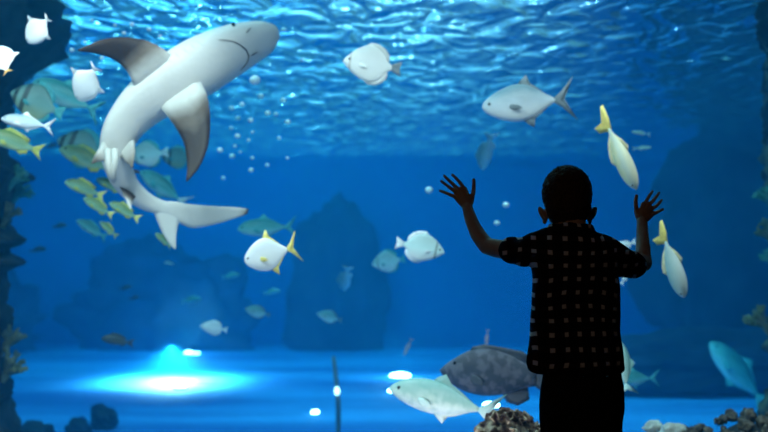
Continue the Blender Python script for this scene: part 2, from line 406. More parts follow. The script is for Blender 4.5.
darkf = fish_mat('dark_slate_scales', (0.02, 0.04, 0.05), (0.03, 0.06, 0.08), (0.06, 0.08, 0.10), span=.15)
groupm = fish_mat('grouper_skin', (0.075, 0.075, 0.10), (0.06, 0.07, 0.10), (0.045, 0.06, 0.09), bar_col=(.17, .16, .21), mottle=.6, rough=.6, span=.18, spec=.2)
trev = fish_mat('silver_green_trevally_scales', (0.35, 0.55, 0.52), (0.62, 0.74, 0.68), (0.85, 0.88, 0.86), bars=[], bar_col=(.2, .45, .40), mottle=.35, span=.14)
f_yel = plain('yellow_fin', (0.95, 0.75, 0.20)); f_wht = plain('white_fin', (0.88, 0.86, 0.88)); f_gry = plain('grey_fin', (0.25, 0.28, 0.30))
f_org = plain('orange_fin', (0.95, 0.50, 0.15)); f_tea = plain('teal_fin', (0.10, 0.45, 0.48)); f_grn = plain('olive_fin', (0.50, 0.48, 0.10)); f_dk = plain('dark_fin', (0.03, 0.05, 0.06)); f_gold = plain('pale_gold_fin', (0.90, 0.80, 0.50))
f_grp = plain('slate_grey_fin', (0.05, 0.06, 0.085)); f_pnk = plain('pinkish_smudge', (0.75, 0.42, 0.48))

FISH = []
STB = [(.77,.026),(.82,.07),(.90,.15),(.86,.06),(.83,.0),(.86,-.06),(.90,-.15),(.82,-.07),(.77,-.026)]
def F(*a, **k): FISH.append(fish(*a, **k))
# --- white and silver fish near the window, upper left
F('pompano', 'pompano', (39, 29), 222, 38, 4.8, silver, 'plump white fish with yellow lower fin at the top left corner', fin=f_wht, deep=1.25, pect=False, yaw=20, taildef=STB)
F('pompano', 'pompano', (3, 61), 120, 38, 4.7, silver, 'white fish with orange tail cut off by the left picture edge', fin=f_wht, tailm=f_org, yaw=25, deep=1.25, pect=False, taildef=STB)
F('pompano', 'pompano', (88, 82), 232, 44, 4.9, silver, 'plump white fish diving head down beneath the dark shark fin', fin=f_wht, yaw=30, deep=1.25, pect=False, taildef=STB)
F('silver_fish', 'trevally', (27, 123), 171, 55, 5.0, silverteal, 'slender silver white fish with forked tail above the green fish', fin=f_wht, deep=.85)
F('snapper', 'snapper', (14, 143), 162, 60, 5.4, green, 'olive green fish half cut off by the picture edge under the silver fish', fin=f_grn)
F('teal_trevally', 'trevally', (66, 97), 156, 78, 5.75, teal, 'large blurred teal fish with bright snout left of the shark', fin=f_tea)
F('batfish', 'disc', (36, 103), 158, 58, 5.6, batbar, 'dark banded disc fish behind the slender silver fish', fin=f_tea)
F('batfish', 'disc', (82, 149), 160, 56, 6.5, batbar, 'dark banded disc fish just left of the shark belly', fin=f_tea)
F('snapper', 'snapper', (86, 160), 158, 62, 6.0, green, 'green fish overlapping the banded disc fish left of the shark', fin=f_grn)
F('snapper', 'snapper', (84, 189), 160, 44, 6.0, green, 'uppermost yellow green fish of the school below the shark fin', fin=f_grn, tailm=f_yel, group='yellow green school')
F('snapper', 'snapper', (98, 207), 150, 36, 5.9, green, 'yellow green fish in the middle of the school with yellow tail', fin=f_grn, tailm=f_yel, group='yellow green school')
F('snapper', 'snapper', (124, 211), 152, 36, 5.8, green, 'yellow green fish nearest the shark tail in the school', fin=f_grn, tailm=f_yel, group='yellow green school')
F('snapper', 'snapper', (111, 186), 155, 34, 6.1, green, 'green fish half hidden behind the shark claspers', fin=f_grn, group='yellow green school')
F('snapper', 'snapper', (108, 229), 140, 24, 6.2, green, 'lowest small green yellow fish of the school', fin=f_grn, group='yellow green school')
F('teal_snapper', 'snapper', (91, 229), 150, 36, 6.8, teal, 'blurred teal fish at the bottom of the school', fin=f_tea)
F('snapper', 'snapper', (163, 240), 140, 22, 6.2, green, 'small green fish peeping out left of the shark tail lobe', fin=f_grn)
F('batfish', 'disc', (148, 155), 188, 40, 6.9, moon, 'teal disc fish framed between shark body and dark pectoral fin', fin=f_tea, tailm=f_wht, flip=False)
F('batfish', 'disc', (177, 158), 176, 34, 7.3, batbar, 'banded disc fish half behind the dark hanging shark fin', fin=f_tea)
F('teal_trevally', 'trevally', (163, 188), 145, 60, 6.8, teal, 'teal fish with white tail passing behind the shark tail', fin=f_tea, tailm=f_wht)
F('teal_trevally', 'trevally', (266, 228), 183, 60, 6.6, teal, 'teal fish with forked tail directly above the yellow tailed pompano', fin=f_tea)
F('pompano', 'pompano', (271, 254), 196, 57, 4.7, silver, 'round white pompano with yellow forked tail and yellow belly fin', fin=f_yel, tailm=f_yel, deep=1.22)
# --- centre
F('batfish', 'disc', (371, 65), 172, 59, 5.0, bat, 'pale disc shaped batfish near the surface at top centre', fin=bat, tailm=f_gry, deep=.99)
F('moonfish', 'disc', (421, 248), -12, 50, 5.2, moon, 'silvery disc fish with dark bar facing the raised left hand', fin=f_wht, deep=.9)
F('batfish', 'disc', (388, 262), 190, 34, 7.4, moon, 'small banded teal disc fish behind the silvery disc fish', fin=f_tea)
F('silver_trevally', 'pompano', (527, 103), 186, 94, 5.0, silverteal, 'large silver grey fish with dark forked tail above the boy', fin=f_gry, tailm=f_gry, deep=.84)
F('small_fish', 'snapper', (487, 152), 262, 34, 7.2, pale, 'faint vertical silver fish between raised hand and large silver fish', yaw=50, deep=.9)
F('small_fish', 'snapper', (346, 279), 260, 26, 8.2, pale, 'faint pale vertical fish left of the two disc fish', yaw=50)
F('butterflyfish', 'disc', (213, 328), 172, 28, 6.5, silver, 'small oval white fish above the bright light on the tank floor', fin=f_wht, deep=.75)
F('butterflyfish', 'disc', (257, 312), 166, 26, 8.0, pale, 'small pointed fish below the pompano, left of its twin', fin=f_gry, deep=.7)
F('butterflyfish', 'disc', (329, 317), 165, 26, 8.0, pale, 'small pointed fish swimming alone in open dark water below centre', fin=f_gry, deep=.7)
for px, py, l, m, lb in ((231, 276, 18, teal, 'tiny teal fish left below the pompano'), (272, 292, 18, teal, 'tiny teal fish just below the pompano'), (192, 300, 20, teal, 'tiny green fish left above the oval white fish'),
                         (169, 263, 10, pale, 'tiny pale glinting fish beneath the shark tail lobe'), (52, 146, 14, darkf, 'small dark fish right of the olive green fish'),
                         (60, 226, 16, darkf, 'small dark fish left of the school bottom'), (126, 288, 14, darkf, 'tiny dark fish in open water above the dark snapper'),
                         (134, 298, 12, darkf, 'tiny dark fish just below another tiny dark fish'), (38, 250, 18, darkf, 'small dark fish near the left rock ledges')):
    F('small_fish', 'snapper', (px, py), 170 if py % 2 else 8, l, 9.5 if m is not pale else 8.0, m, lb, small=True)
F('dark_snapper', 'snapper', (117, 341), 172, 34, 6.0, darkf, 'dark silhouetted fish left above the bright floor light', fin=f_dk)
# --- yellow tailed fish
TL = [(.77,.020),(.78,.06),(.79,.12),(.87,.155),(.90,.05),(1.08,-.01),(1.09,-.05),(.92,-.05),(.77,-.022)]
F('yellowtail_fish', 'slim', (620, 153), -66, 84, 4.6, cream, 'cream fish with yellow tail diving towards the raised right hand', fin=f_gold, tailm=f_yel, roll=20, deep=1.15, fw=1.6, taildef=TL, flip=True, pect=False)
F('yellowtail_fish', 'slim', (673, 264), -72, 74, 4.6, pale, 'pale fish with yellow tail diving to the right of the boy', fin=f_gold, tailm=f_yel, roll=20, deep=1.3, fw=1.6, taildef=TL, flip=True, pect=False)
F('small_fish', 'slim', (641, 133), 172, 20, 6.5, pale, 'upper of two tiny bluish fish right of the cream fish', small=True)
F('small_fish', 'slim', (642, 148), 4, 20, 6.5, pale, 'lower of two tiny bluish fish right of the cream fish', small=True)
# --- big fish near the floor
F('grouper', 'grouper', (494, 374), 177, 112, 4.75, groupm, 'large slate grey grouper with mottled face left of the boy', fin=f_grp, deep=1.18, yaw=10)
F('giant_trevally', 'trevally', (443, 401), 168, 114, 4.5, trev, 'large pale silver green trevally below the grouper', fin=pale, deep=.95, yaw=12)
F('small_fish', 'slim', (408, 347), 245, 20, 7.5, f_pnk, 'small pinkish fish shape hovering above the large trevally', small=True)  # pinkish smudge given a fish shape
F('small_fish', 'slim', (487, 338), 265, 18, 6.5, f_pnk, 'slim pinkish fish shape for a glass reflection, upright above the grouper back', small=True)  # fish shape standing in for a reflection in the glass
F('pale_jack', 'trevally', (622, 366), 98, 54, 5.0, pale, 'pale fish half hidden behind the boy at his right hip', fin=pale, yaw=20, deep=1.0)
F('teal_trevally', 'trevally', (634, 379), 182, 50, 6.6, teal, 'blurred teal fish by the right hip of the boy', fin=f_tea)
F('teal_trevally', 'trevally', (738, 374), 128, 80, 9.8, teal, 'large blurred blue fish beside the rock at the lower right', fin=f_tea, yaw=20)
F('small_fish', 'snapper', (626, 276), 60, 20, 5.5, silver, 'small whitish fish below the boy right sleeve', small=True)
F('small_fish', 'snapper', (624, 246), 200, 26, 5.5, silver, 'small whitish fish above the boy right shoulder', small=True)
# ================================================================= SHARK
SY = 5.0
# stations along the body: (px, py, depth, half width px, dorsal px, ventral px, dorsal direction (x, y away, z up))
ST = [
 (276, 32, 5.32, 5, 4, 4, (-.25, .86, .44)), (273, 34, 5.30, 11, 6, 6, (-.25, .86, .44)),
 (265, 37.5, 5.27, 17, 10, 9, (-.25, .86, .44)), (253, 42, 5.23, 21, 14, 12, (-.25, .86, .44)), (239, 47.5, 5.18, 24.5, 18, 15, (-.25, .86, .44)),
 (222, 55, 5.12, 27, 22, 18, (-.25, .88, .40)), (203, 65, 5.05, 29, 25, 20, (-.25, .90, .36)), (184, 76, 5.0, 29, 26, 21, (-.28, .90, .33)),
 (165, 88, 4.98, 27, 25, 20, (-.32, .90, .28)), (147, 101, 4.97, 24, 23, 18, (-.35, .90, .2)), (132, 116, 4.97, 21, 20, 16, (-.38, .92, .1)),
 (121, 132, 4.97, 18.5, 18, 14, (-.30, .96, .0)), (116.5, 149, 4.98, 16.5, 16, 12, (-.1, 1, .0)), (118, 166, 5.0, 14, 14, 11, (.2, .92, .15)),
 (123, 180, 5.03, 12, 13, 10.5, (.4, .75, .35)), (131, 191, 5.06, 9.5, 12, 9.5, (.5, .5, .6)), (142, 200, 5.08, 7, 10.5, 8.5, (.5, .35, .75)), (154, 205.5, 5.10, 5, 8.5, 7.5, (.4, .2, .9)),
 (167, 208.5, 5.12, 4, 7, 7, (.3, .12, .95)), (184, 209.5, 5.14, 3, 5.5, 5, (.1, .1, .98)),
]
def px2m(n, Y): return n / FPX * Y
pos = [W(s[0], s[1], s[2]) for s in ST]
N = len(ST)
def cat(vals, u):
    i = min(int(u), N - 2); f = u - i
    p1, p2 = vals[i], vals[i+1]; p0 = vals[max(i-1, 0)]; p3 = vals[min(i+2, N-1)]
    return 0.5 * ((p1 * 2) + (p2 - p0) * f + (p0 * 2 - p1 * 5 + p2 * 4 - p3) * f * f + (p1 * 3 - p0 - p2 * 3 + p3) * f ** 3)
hw = [px2m(s[3], s[2]) for s in ST]; dh = [px2m(s[4], s[2]) for s in ST]; vh = [px2m(s[5], s[2]) for s in ST]
dv = [Vector(s[6]).normalized() for s in ST]
def frame(u):
    c = cat(pos, u); t = (cat(pos, min(u + .05, N - 1)) - cat(pos, max(u - .05, 0))).normalized()
    d = cat(dv, u); d = (d - t * d.dot(t)).normalized(); s = t.cross(d).normalized()
    return c, t, d, s, max(.004, cat(hw, u)), max(.004, cat(dh, u)), max(.004, cat(vh, u))
def spt(u, ang, off=0.0):
    """point on the skin: ang 0 = +side, 90 = back, -90 = belly"""
    c, t, d, s, a, h, v = frame(u)
    ca, sa = math.cos(math.radians(ang)), math.sin(math.radians(ang))
    k = h if sa >= 0 else v
    e = 0.85
    x = math.copysign(abs(ca) ** e, ca); y = math.copysign(abs(sa) ** e, sa)
    return c + s * (a * x + off * ca) + d * (k * y + off * sa)

t = NT('shark_skin')
tc = t.add('ShaderNodeTexCoord')
at = t.add('ShaderNodeAttribute', attribute_name='dark')
nz = t.add('ShaderNodeTexNoise', {'Vector': (tc, 'Object'), 'Scale': 6.0, 'Detail': 6.0, 'Roughness': .6})
ad = t.add('ShaderNodeMath', {0: (nz, 'Fac'), 1: 0.30}, operation='MULTIPLY')
su = t.add('ShaderNodeMath', {0: (at, 'Fac'), 1: (ad, 0)}, operation='ADD')
su = t.add('ShaderNodeMath', {0: (su, 0), 1: 0.15}, operation='SUBTRACT')
r = t.ramp((su, 0), [(0.0, (0.62, 0.585, 0.57)), (0.22, (0.48, 0.455, 0.43)), (0.45, (0.15, 0.12, 0.10)), (0.75, (0.028, 0.018, 0.015))])
n2 = t.add('ShaderNodeTexNoise', {'Vector': (tc, 'Object'), 'Scale': 45.0, 'Detail': 3.0})
b = t.add('ShaderNodeBsdfPrincipled', {'Base Color': (r, 'Color'), 'Roughness': 0.55})
b.inputs['Specular IOR Level'].default_value = .25
bp = t.add('ShaderNodeBump', {'Height': (n2, 'Fac'), 'Strength': .12, 'Distance': .02}); t.link(bp, 0, b, 'Normal')
t.surf(b); sharkm = t.m
mouthm = mat_noise('shark_mouth_skin', (0.03, 0.02, 0.02), (0.06, 0.04, 0.04), 10, .6)

origin = pos[8].copy()
shark = empty('shark', origin)
tag(shark, 'big grey shark with white belly and dark fin tips seen from below', 'shark')
def shark_part(name, bm, mat, darks=None):
    bmesh.ops.recalc_face_normals(bm, faces=bm.faces[:])
    me = bpy.data.meshes.new(name)
    bmesh.ops.translate(bm, verts=bm.verts[:], vec=-origin)
    bm.to_mesh(me)
    if darks is not None:
        a = me.attributes.new('dark', 'FLOAT', 'POINT')
        for i, v in enumerate(darks): a.data[i].value = v
    bm.free()
    for p in me.polygons: p.use_smooth = True
    o = bpy.data.objects.new(name, me); col.objects.link(o); me.materials.append(mat); o.parent = shark
    return o
bm = bmesh.new(); rows = []; darks = []
NU, NR = 120, 36
for i in range(NU + 1):
    u = (N - 1) * i / NU; row = []
    for k in range(NR):
        ang = 360.0 * k / NR
        row.append(bm.verts.new(spt(u, ang)))
        sa = math.sin(math.radians(ang)); darks.append(max(0.0, min(.35, (sa - .35) * 1.0)) * (1 if u < 12 else max(0, 1 - (u - 12) / 2)) + .10 * max(0, 1 - abs(u - 11) / 4))
    rows.append(row)
for a_, b_ in zip(rows, rows[1:]):
    for k in range(NR): bm.faces.new((a_[k], a_[(k+1) % NR], b_[(k+1) % NR], b_[k]))
for row in (rows[0], rows[-1]):
    cv = bm.verts.new(sum((v.co for v in row), Vector()) / NR); darks.append(0.1)
    for k in range(NR): bm.faces.new((row[k], row[(k+1) % NR], cv))
shark_part('body', bm, sharkm, darks)

def sfin(name, lead, trail, thick, dark, rows_n=14, cols=7):
    """fin between a leading and a trailing edge, each a list of (px, py, depth) from base to tip; dark(u along, v across) -> 0..1"""
    def pl(pts, u):
        P = [W(*p) for p in pts]; n = len(P) - 1; x = u * n; i = min(int(x), n - 1); f = x - i
        p1, p2 = P[i], P[i+1]; p0 = P[max(i-1, 0)]; p3 = P[min(i+2, n)]
        return 0.5 * ((p1 * 2) + (p2 - p0) * f + (p0 * 2 - p1 * 5 + p2 * 4 - p3) * f * f + (p1 * 3 - p0 - p2 * 3 + p3) * f ** 3)
    nrm = (W(*lead[0]) - W(*trail[0])).cross(W(*lead[-1]) - W(*trail[0])).normalized()
    bm = bmesh.new(); dk = []; g = {}
    for s in (-1, 1):
        for i in range(rows_n + 1):
            u = i / rows_n; A, B = pl(lead, u), pl(trail, u)
            for j in range(cols + 1):
                v = j / cols
                th = thick * (1 - .9 * u) * (math.sqrt(max(0, 1 - (2 * v ** .6 - 1) ** 2)) + .06)
                g[s, i, j] = bm.verts.new(A.lerp(B, v) + nrm * s * th); dk.append(dark(u, v))
    for s in (-1, 1):
        for i in range(rows_n):
            for j in range(cols): bm.faces.new((g[s,i,j], g[s,i+1,j], g[s,i+1,j+1], g[s,i,j+1]))
    for i in range(rows_n):
        for j in (0, cols): bm.faces.new((g[-1,i,j], g[-1,i+1,j], g[1,i+1,j], g[1,i,j]))
    for j in range(cols):
        for i in (0, rows_n): bm.faces.new((g[-1,i,j], g[-1,i,j+1], g[1,i,j+1], g[1,i,j]))
    return shark_part(name, bm, sharkm, dk)
# far pectoral (upper left) and near pectoral (hanging down)
sfin('pectoral_fin', [(184, 68, 4.97), (168, 52, 4.89), (148, 41, 4.85), (126, 37, 4.82), (104, 39, 4.76), (88, 45, 4.72), (77, 50, 4.7)],
     [(148, 97, 4.97), (135, 87, 4.89), (129, 74, 4.86), (120, 64, 4.83), (108, 57, 4.78), (92, 53, 4.74), (78, 51, 4.7)], .022,
     lambda u, v: min(.95, max(0, .03 + min(1, u * 1.9) * (max(0, u - .08) * 1.5 + .55 * (1 - v) ** 1.2))))
sfin('pectoral_fin', [(198, 78, 4.97), (207, 95, 4.90), (210, 114, 4.9), (210, 132, 4.86), (207, 150, 4.82), (199, 168, 4.79), (187, 182, 4.77)],
     [(152, 98, 4.97), (165, 113, 4.90), (176, 128, 4.9), (183, 141, 4.87), (186, 154, 4.84), (187, 168, 4.8), (186, 180, 4.77)], .022,
     lambda u, v: min(.95, max(0, .10 + max(0, u - .06) * 1.35 + max(0, u - .1) * 1.0 * abs(v - .5) * 1.6)))
# first dorsal fin on the hidden back, its tip peeping over
c0, t0, d0, s0, a0, h0, v0 = frame(7)
def solid(o): return o
def worldfin(name, base1, base2, tip1, tip2, thick, dk):
    bm = bmesh.new(); n = (base2 - base1).cross(tip1 - base1).normalized(); dks = []; g = {}
    R = 8
    for s in (-1, 1):
        for i in range(R + 1):
            u = i / R; w_ = u ** 1.3
            A = base1.lerp(tip1, u) ; B = base2.lerp(tip2, u)
            A = A + (A - B) * .0; B = B.lerp(A, .25 * math.sin(PI * u))
            for j in range(R + 1):
                v = j / R
                g[s, i, j] = bm.verts.new(A.lerp(B, v) + n * s * thick * (1 - .85 * u) * (math.sin(PI * v) + .08)); dks.append(dk(u))
    for s in (-1, 1):
        for i in range(R):
            for j in range(R): bm.faces.new((g[s,i,j], g[s,i+1,j], g[s,i+1,j+1], g[s,i,j+1]))
    for i in range(R):
        for j in (0, R): bm.faces.new((g[-1,i,j], g[-1,i+1,j], g[1,i+1,j], g[1,i,j]))
    for j in range(R):
        for i in (0, R): bm.faces.new((g[-1,i,j], g[-1,i,j+1], g[1,i,j+1], g[1,i,j]))
    return shark_part(name, bm, sharkm, dks)
b1 = spt(6.2, 90, -.02); b2 = spt(8.0, 90, -.02)
worldfin('dorsal_fin', b1, b2, spt(7.6, 90, .20) , spt(8.0, 90, .19), .014, lambda u: .55 + .3 * u)
b1 = spt(13.2, 90, -.01); b2 = spt(14.2, 90, -.01)
worldfin('dorsal_fin', b1, b2, spt(14.4, 90, .05), spt(14.6, 90, .045), .006, lambda u: .5)
# anal fin: dark base and white tip
sfin('anal_fin', [(118, 184, 5.0), (122, 191, 4.98), (126, 200, 4.95), (130, 209, 4.93)], [(136, 197, 5.02), (134, 199, 4.99), (132, 204, 4.96), (131, 209, 4.93)], .008,
     lambda u, v: max(0, .95 - 1.5 * max(0, u - .15)))
# pelvic fins and claspers
sfin('pelvic_fin', [(106, 136, 4.95), (99, 148, 4.9), (94, 157, 4.88), (91, 163, 4.87)], [(118, 164, 4.95), (109, 162, 4.91), (99, 162, 4.89), (92, 164, 4.87)], .012, lambda u, v: .22 + .6 * max(0, u - .3))
sfin('pelvic_fin', [(134, 140, 4.93), (135, 150, 4.9), (134, 160, 4.88), (133, 167, 4.87)], [(120, 156, 4.93), (124, 161, 4.91), (128, 164, 4.89), (132, 168, 4.87)], .012, lambda u, v: .24 + .3 * u)
def tube(pts, radii, bm=None, ring=12, flat=1.0):
    P = [Vector(p) for p in pts]; st = []
    for i, p in enumerate(P):
        tg = (P[min(i+1, len(P)-1)] - P[max(i-1, 0)]).normalized()
        ref = Vector((0, 1, 0)) if abs(tg.y) < .9 else Vector((1, 0, 0))
        s = tg.cross(ref).normalized(); u = s.cross(tg).normalized(); r = radii[i]
        st.append((p, s * r, u * r * flat, -u * r * flat))
    return loft(st, ring, True, bm)
for off in (0, 7):
    shark_part('clasper', tube([W(108 + off, 150, 4.90), W(108.5 + off, 160, 4.87), W(109.5 + off * .6, 170, 4.86), W(111.5 + off * .35, 178, 4.87), W(113 + off * .2, 183, 4.88)], [.015, .017, .016, .012, .004]), sharkm, None).data
for o in [c for c in shark.children if c.name.startswith('clasper')]:
    a = o.data.attributes.new('dark', 'FLOAT', 'POINT')
    for i in range(len(o.data.vertices)): a.data[i].value = 0.26
# caudal fin: long upper lobe to the right, short lower lobe down
sfin('tail_fin', [(150, 203, 5.10), (170, 201, 5.12), (190, 204, 5.14), (212, 206, 5.16), (234, 207, 5.18), (249, 209, 5.2)],
     [(158, 213, 5.10), (176, 221, 5.12), (192, 228, 5.14), (212, 225, 5.16), (230, 220, 5.18), (247, 214, 5.2)], .018,
     lambda u, v: .05 + .45 * max(0, (u - .86) / .14))
sfin('tail_fin_lower_lobe', [(151, 205, 5.10), (156, 218, 5.10), (161, 230, 5.10), (167, 241, 5.10), (174, 249, 5.1)],
     [(184, 214, 5.13), (179, 223, 5.12), (177, 231, 5.11), (176, 240, 5.10), (176, 249, 5.1)], .014, lambda u, v: .02)
# mouth: dark curved line under the snout, on the belly skin
def on_belly(px, py, lift=.002):
    """belly skin point seen at (px, py)"""
    best = None
    tgt = Vector((px, py))
    for i in range(0, 160):
        u = 8.0 * i / 160
        for ang in range(-178, 0, 3):
            p = spt(u, ang)
            q = CR.transposed() @ (p - Vector((0, 0, CAMZ)))
            sx_, sy_ = 384 + FPX * q.x / q.y, 216 - FPX * q.z / q.y
            e = (Vector((sx_, sy_)) - tgt).length
            if p.y > 5.6: continue
            if best is None or e < best[0]: best = (e, u, ang)
    return spt(best[1], best[2], lift)
ml = [(219, 40), (226, 40.5), (234, 42), (241, 45.5), (246, 50), (248.5, 55), (247.5, 61), (244.5, 66), (240, 70)]
shark_part('mouth', tube([on_belly(*m) for m in ml], [.0015, .002, .0025, .003, .0035, .0035, .003, .0025, .0015], ring=8), mouthm)
for e in ((233.5, 25.5), ):
    p = on_belly(*e, lift=0); b = bmesh.new(); bmesh.ops.create_uvsphere(b, u_segments=12, v_segments=8, radius=.010, matrix=Matrix.Translation(p)); shark_part('eye', b, EYE)
b = bmesh.new(); bmesh.ops.create_uvsphere(b, u_segments=12, v_segments=8, radius=.010, matrix=Matrix.Translation(spt(4, 178))); shark_part('eye', b, EYE)
for m in ((251, 56, 257, 52), (246, 33, 251, 28)):
    shark_part('nostril', tube([on_belly(m[0], m[1]), on_belly((m[0]+m[2])/2, (m[1]+m[3])/2), on_belly(m[2], m[3])], [.002, .003, .002], ring=8), mouthm)
for k in range(5):
    u = 6.0 + k * .32
    for s in (-35, -145):
        shark_part('gill_slit', tube([spt(u + .00, s - 12, .0005), spt(u + .03, s, .0005), spt(u, s + 12, .0005)], [.0003, .0007, .0003], ring=6), mouthm)
# ================================================================= BOY
BY = 3.05
S_ = BY / FPX                                # metres per pixel at the boy
def sphere_bm(bm, c, r, seg=16, sc3=(1, 1, 1), rot=None):
    M = Matrix.Translation(c) @ (rot.to_4x4() if rot else Matrix.Identity(4)) @ Matrix.Diagonal((r * sc3[0], r * sc3[1], r * sc3[2], 1))
    nv = max(4, seg * 2 // 3); rows = []
    top = bm.verts.new(M @ Vector((0, 0, 1))); bot = bm.verts.new(M @ Vector((0, 0, -1)))
    for i in range(1, nv):
        t_ = PI * i / nv
        rows.append([bm.verts.new(M @ Vector((math.sin(t_) * math.cos(2 * PI * k / seg), math.sin(t_) * math.sin(2 * PI * k / seg), math.cos(t_)))) for k in range(seg)])
    for a, b_ in zip(rows, rows[1:]):
        for k in range(seg): bm.faces.new((a[k], b_[k], b_[(k+1) % seg], a[(k+1) % seg]))
    for k in range(seg):
        bm.faces.new((top, rows[0][k], rows[0][(k+1) % seg])); bm.faces.new((bot, rows[-1][(k+1) % seg], rows[-1][k]))
def limb(bm, pts, radii, ring=16, flat=None, steps=5):
    """round tapering limb through pts with ball joints"""
    P = [Vector(p) for p in pts]; PP = []; RR = []
    for i in range(len(P) - 1):
        for k in range(steps):
            f = k / steps
            p0 = P[max(i-1, 0)]; p1 = P[i]; p2 = P[i+1]; p3 = P[min(i+2, len(P)-1)]
            PP.append(0.5 * ((p1*2) + (p2-p0)*f + (p0*2 - p1*5 + p2*4 - p3)*f*f + (p1*3 - p0 - p2*3 + p3)*f**3)); RR.append(radii[i] + (radii[i+1] - radii[i]) * (3*f*f - 2*f*f*f))
    PP.append(P[-1]); RR.append(radii[-1])
    tube(PP, RR, bm, ring)
    sphere_bm(bm, PP[0], RR[0] * .995); sphere_bm(bm, PP[-1], RR[-1] * .995)
def rings(bm, data, ring=28, power=.85):
    """stack of horizontal rounded rings: (cx, cy, z, half width, half depth)"""
    rows = []
    for cx, cyy, z, a, d in data:
        row = []
        for k in range(ring):
            an = 2 * PI * k / ring; ca, sa = math.cos(an), math.sin(an)
            row.append(bm.verts.new((cx + a * math.copysign(abs(ca) ** power, ca), cyy + d * math.copysign(abs(sa) ** power, sa), z)))
        rows.append(row)
    for a, b_ in zip(rows, rows[1:]):
        for k in range(ring): bm.faces.new((a[k], a[(k+1) % ring], b_[(k+1) % ring], b_[k]))
    for row in (rows[0], rows[-1]):
        cv = bm.verts.new(sum((v.co for v in row), Vector()) / ring)
        for k in range(ring): bm.faces.new((row[k], row[(k+1) % ring], cv))
def fuse(name, bm, mat, parent, voxel, smooth=2, disp=None):
    bmesh.ops.recalc_face_normals(bm, faces=bm.faces[:])
    me = bpy.data.meshes.new(name); bm.to_mesh(me); bm.free()
    tmp = bpy.data.objects.new(name + '_tmp', me); col.objects.link(tmp)
    m = tmp.modifiers.new('r', 'REMESH'); m.mode = 'VOXEL'; m.voxel_size = voxel; m.use_smooth_shade = True
    if smooth:
        s = tmp.modifiers.new('s', 'SMOOTH'); s.iterations = smooth; s.factor = .5
    dg = bpy.context.evaluated_depsgraph_get(); dg.update()
    out = bpy.data.meshes.new_from_object(tmp.evaluated_get(dg)); out.name = name
    bpy.data.objects.remove(tmp); bpy.data.meshes.remove(me)
    if disp:
        nrm = [v.normal.copy() for v in out.vertices]
        for v, n in zip(out.vertices, nrm): v.co = v.co + n * disp(v.co, n)
    for p in out.polygons: p.use_smooth = True
    out.materials.clear(); out.materials.append(mat)
    o = bpy.data.objects.new(name, out); col.objects.link(o); o.parent = parent
    o.matrix_parent_inverse = parent.matrix_world.inverted()
    return o
skin = mat_noise('skin', (0.50, 0.29, 0.20), (0.60, 0.36, 0.26), 20, .6, 0, .3)
hairm = mat_noise('dark_brown_hair', (0.035, 0.02, 0.014), (0.08, 0.045, 0.03), 120, .7, .4, .2)
trou = mat_noise('black_trouser_cloth', (0.006, 0.006, 0.008), (0.012, 0.012, 0.014), 50, .9, .1, .05)
shoem = mat_noise('dark_shoe_leather', (0.02, 0.02, 0.025), (0.04, 0.04, 0.045), 30, .5)
solem = mat_noise('pale_rubber', (0.45, 0.44, 0.42), (0.55, 0.54, 0.5), 30, .7)
# dark checked shirt with pale squares where the stripes cross
t = NT('checked_shirt_cloth')
uv = t.add('ShaderNodeTexCoord'); nz = t.add('ShaderNodeTexNoise', {'Vector': (uv, 'Object'), 'Scale': 7.0, 'Detail': 1.0})
wob = t.add('ShaderNodeMixRGB', {0: .035, 1: (uv, 'Object'), 2: (nz, 'Color')}, blend_type='ADD')
sx = t.add('ShaderNodeSeparateXYZ', {0: (wob, 0)})
def stripe(node, out, period, width, off=0.0):
    a = t.add('ShaderNodeMath', {0: (node, out), 1: off}, operation='ADD')
    a = t.add('ShaderNodeMath', {0: (a, 0), 1: 1.0 / period}, operation='MULTIPLY')
    a = t.add('ShaderNodeMath', {0: (a, 0)}, operation='FRACT')
    a = t.add('ShaderNodeMath', {0: (a, 0), 1: .5}, operation='SUBTRACT')
    a = t.add('ShaderNodeMath', {0: (a, 0)}, operation='ABSOLUTE')
    return t.add('ShaderNodeMapRange', {'Value': (a, 0), 'From Min': width / 2, 'From Max': width / 2 - .05, 'To Min': 0.0, 'To Max': 1.0})
vx = stripe(sx, 'X', .0385, .36, 0.31); vz = stripe(sx, 'Z', .0385, .36, .011)
m1 = t.add('ShaderNodeMath', {0: (vx, 0), 1: (vz, 0)}, operation='MULTIPLY')
m2 = t.add('ShaderNodeMath', {0: (vx, 0), 1: (vz, 0)}, operation='ADD')
m3 = t.add('ShaderNodeMath', {0: (m2, 0), 1: .03}, operation='MULTIPLY')
m4 = t.add('ShaderNodeMath', {0: (m1, 0), 1: (m3, 0)}, operation='ADD')
cr = t.ramp((m4, 0), [(0.0, (0.008, 0.008, 0.014)), (0.06, (0.035, 0.02, 0.025)), (1.0, (0.72, 0.66, 0.68))])
fab = t.add('ShaderNodeTexNoise', {'Vector': (uv, 'Object'), 'Scale': 250.0})
bp = t.add('ShaderNodeBump', {'Height': (fab, 'Fac'), 'Strength': .1, 'Distance': .002})
b = t.add('ShaderNodeBsdfPrincipled', {'Base Color': (cr, 'Color'), 'Roughness': .85, 'Normal': (bp, 0)}); b.inputs['Specular IOR Level'].default_value = .05
t.surf(b); shirtm = t.m

boy = empty('boy', (W(570, 300, BY).x, BY, 0))
tag(boy, 'small boy seen from behind in a checked shirt, both hands raised on the glass', 'person')
bpy.context.view_layer.update()
def bx(px): return (px - 384.0) * S_        # x in metres at the boy's distance
def bz(py): return W(384, py, BY).z
GY = GY0 + .002 - .0035                     # where palms rest
bm = bmesh.new()
hc = Vector((bx(567.5), BY + .01, bz(196)))
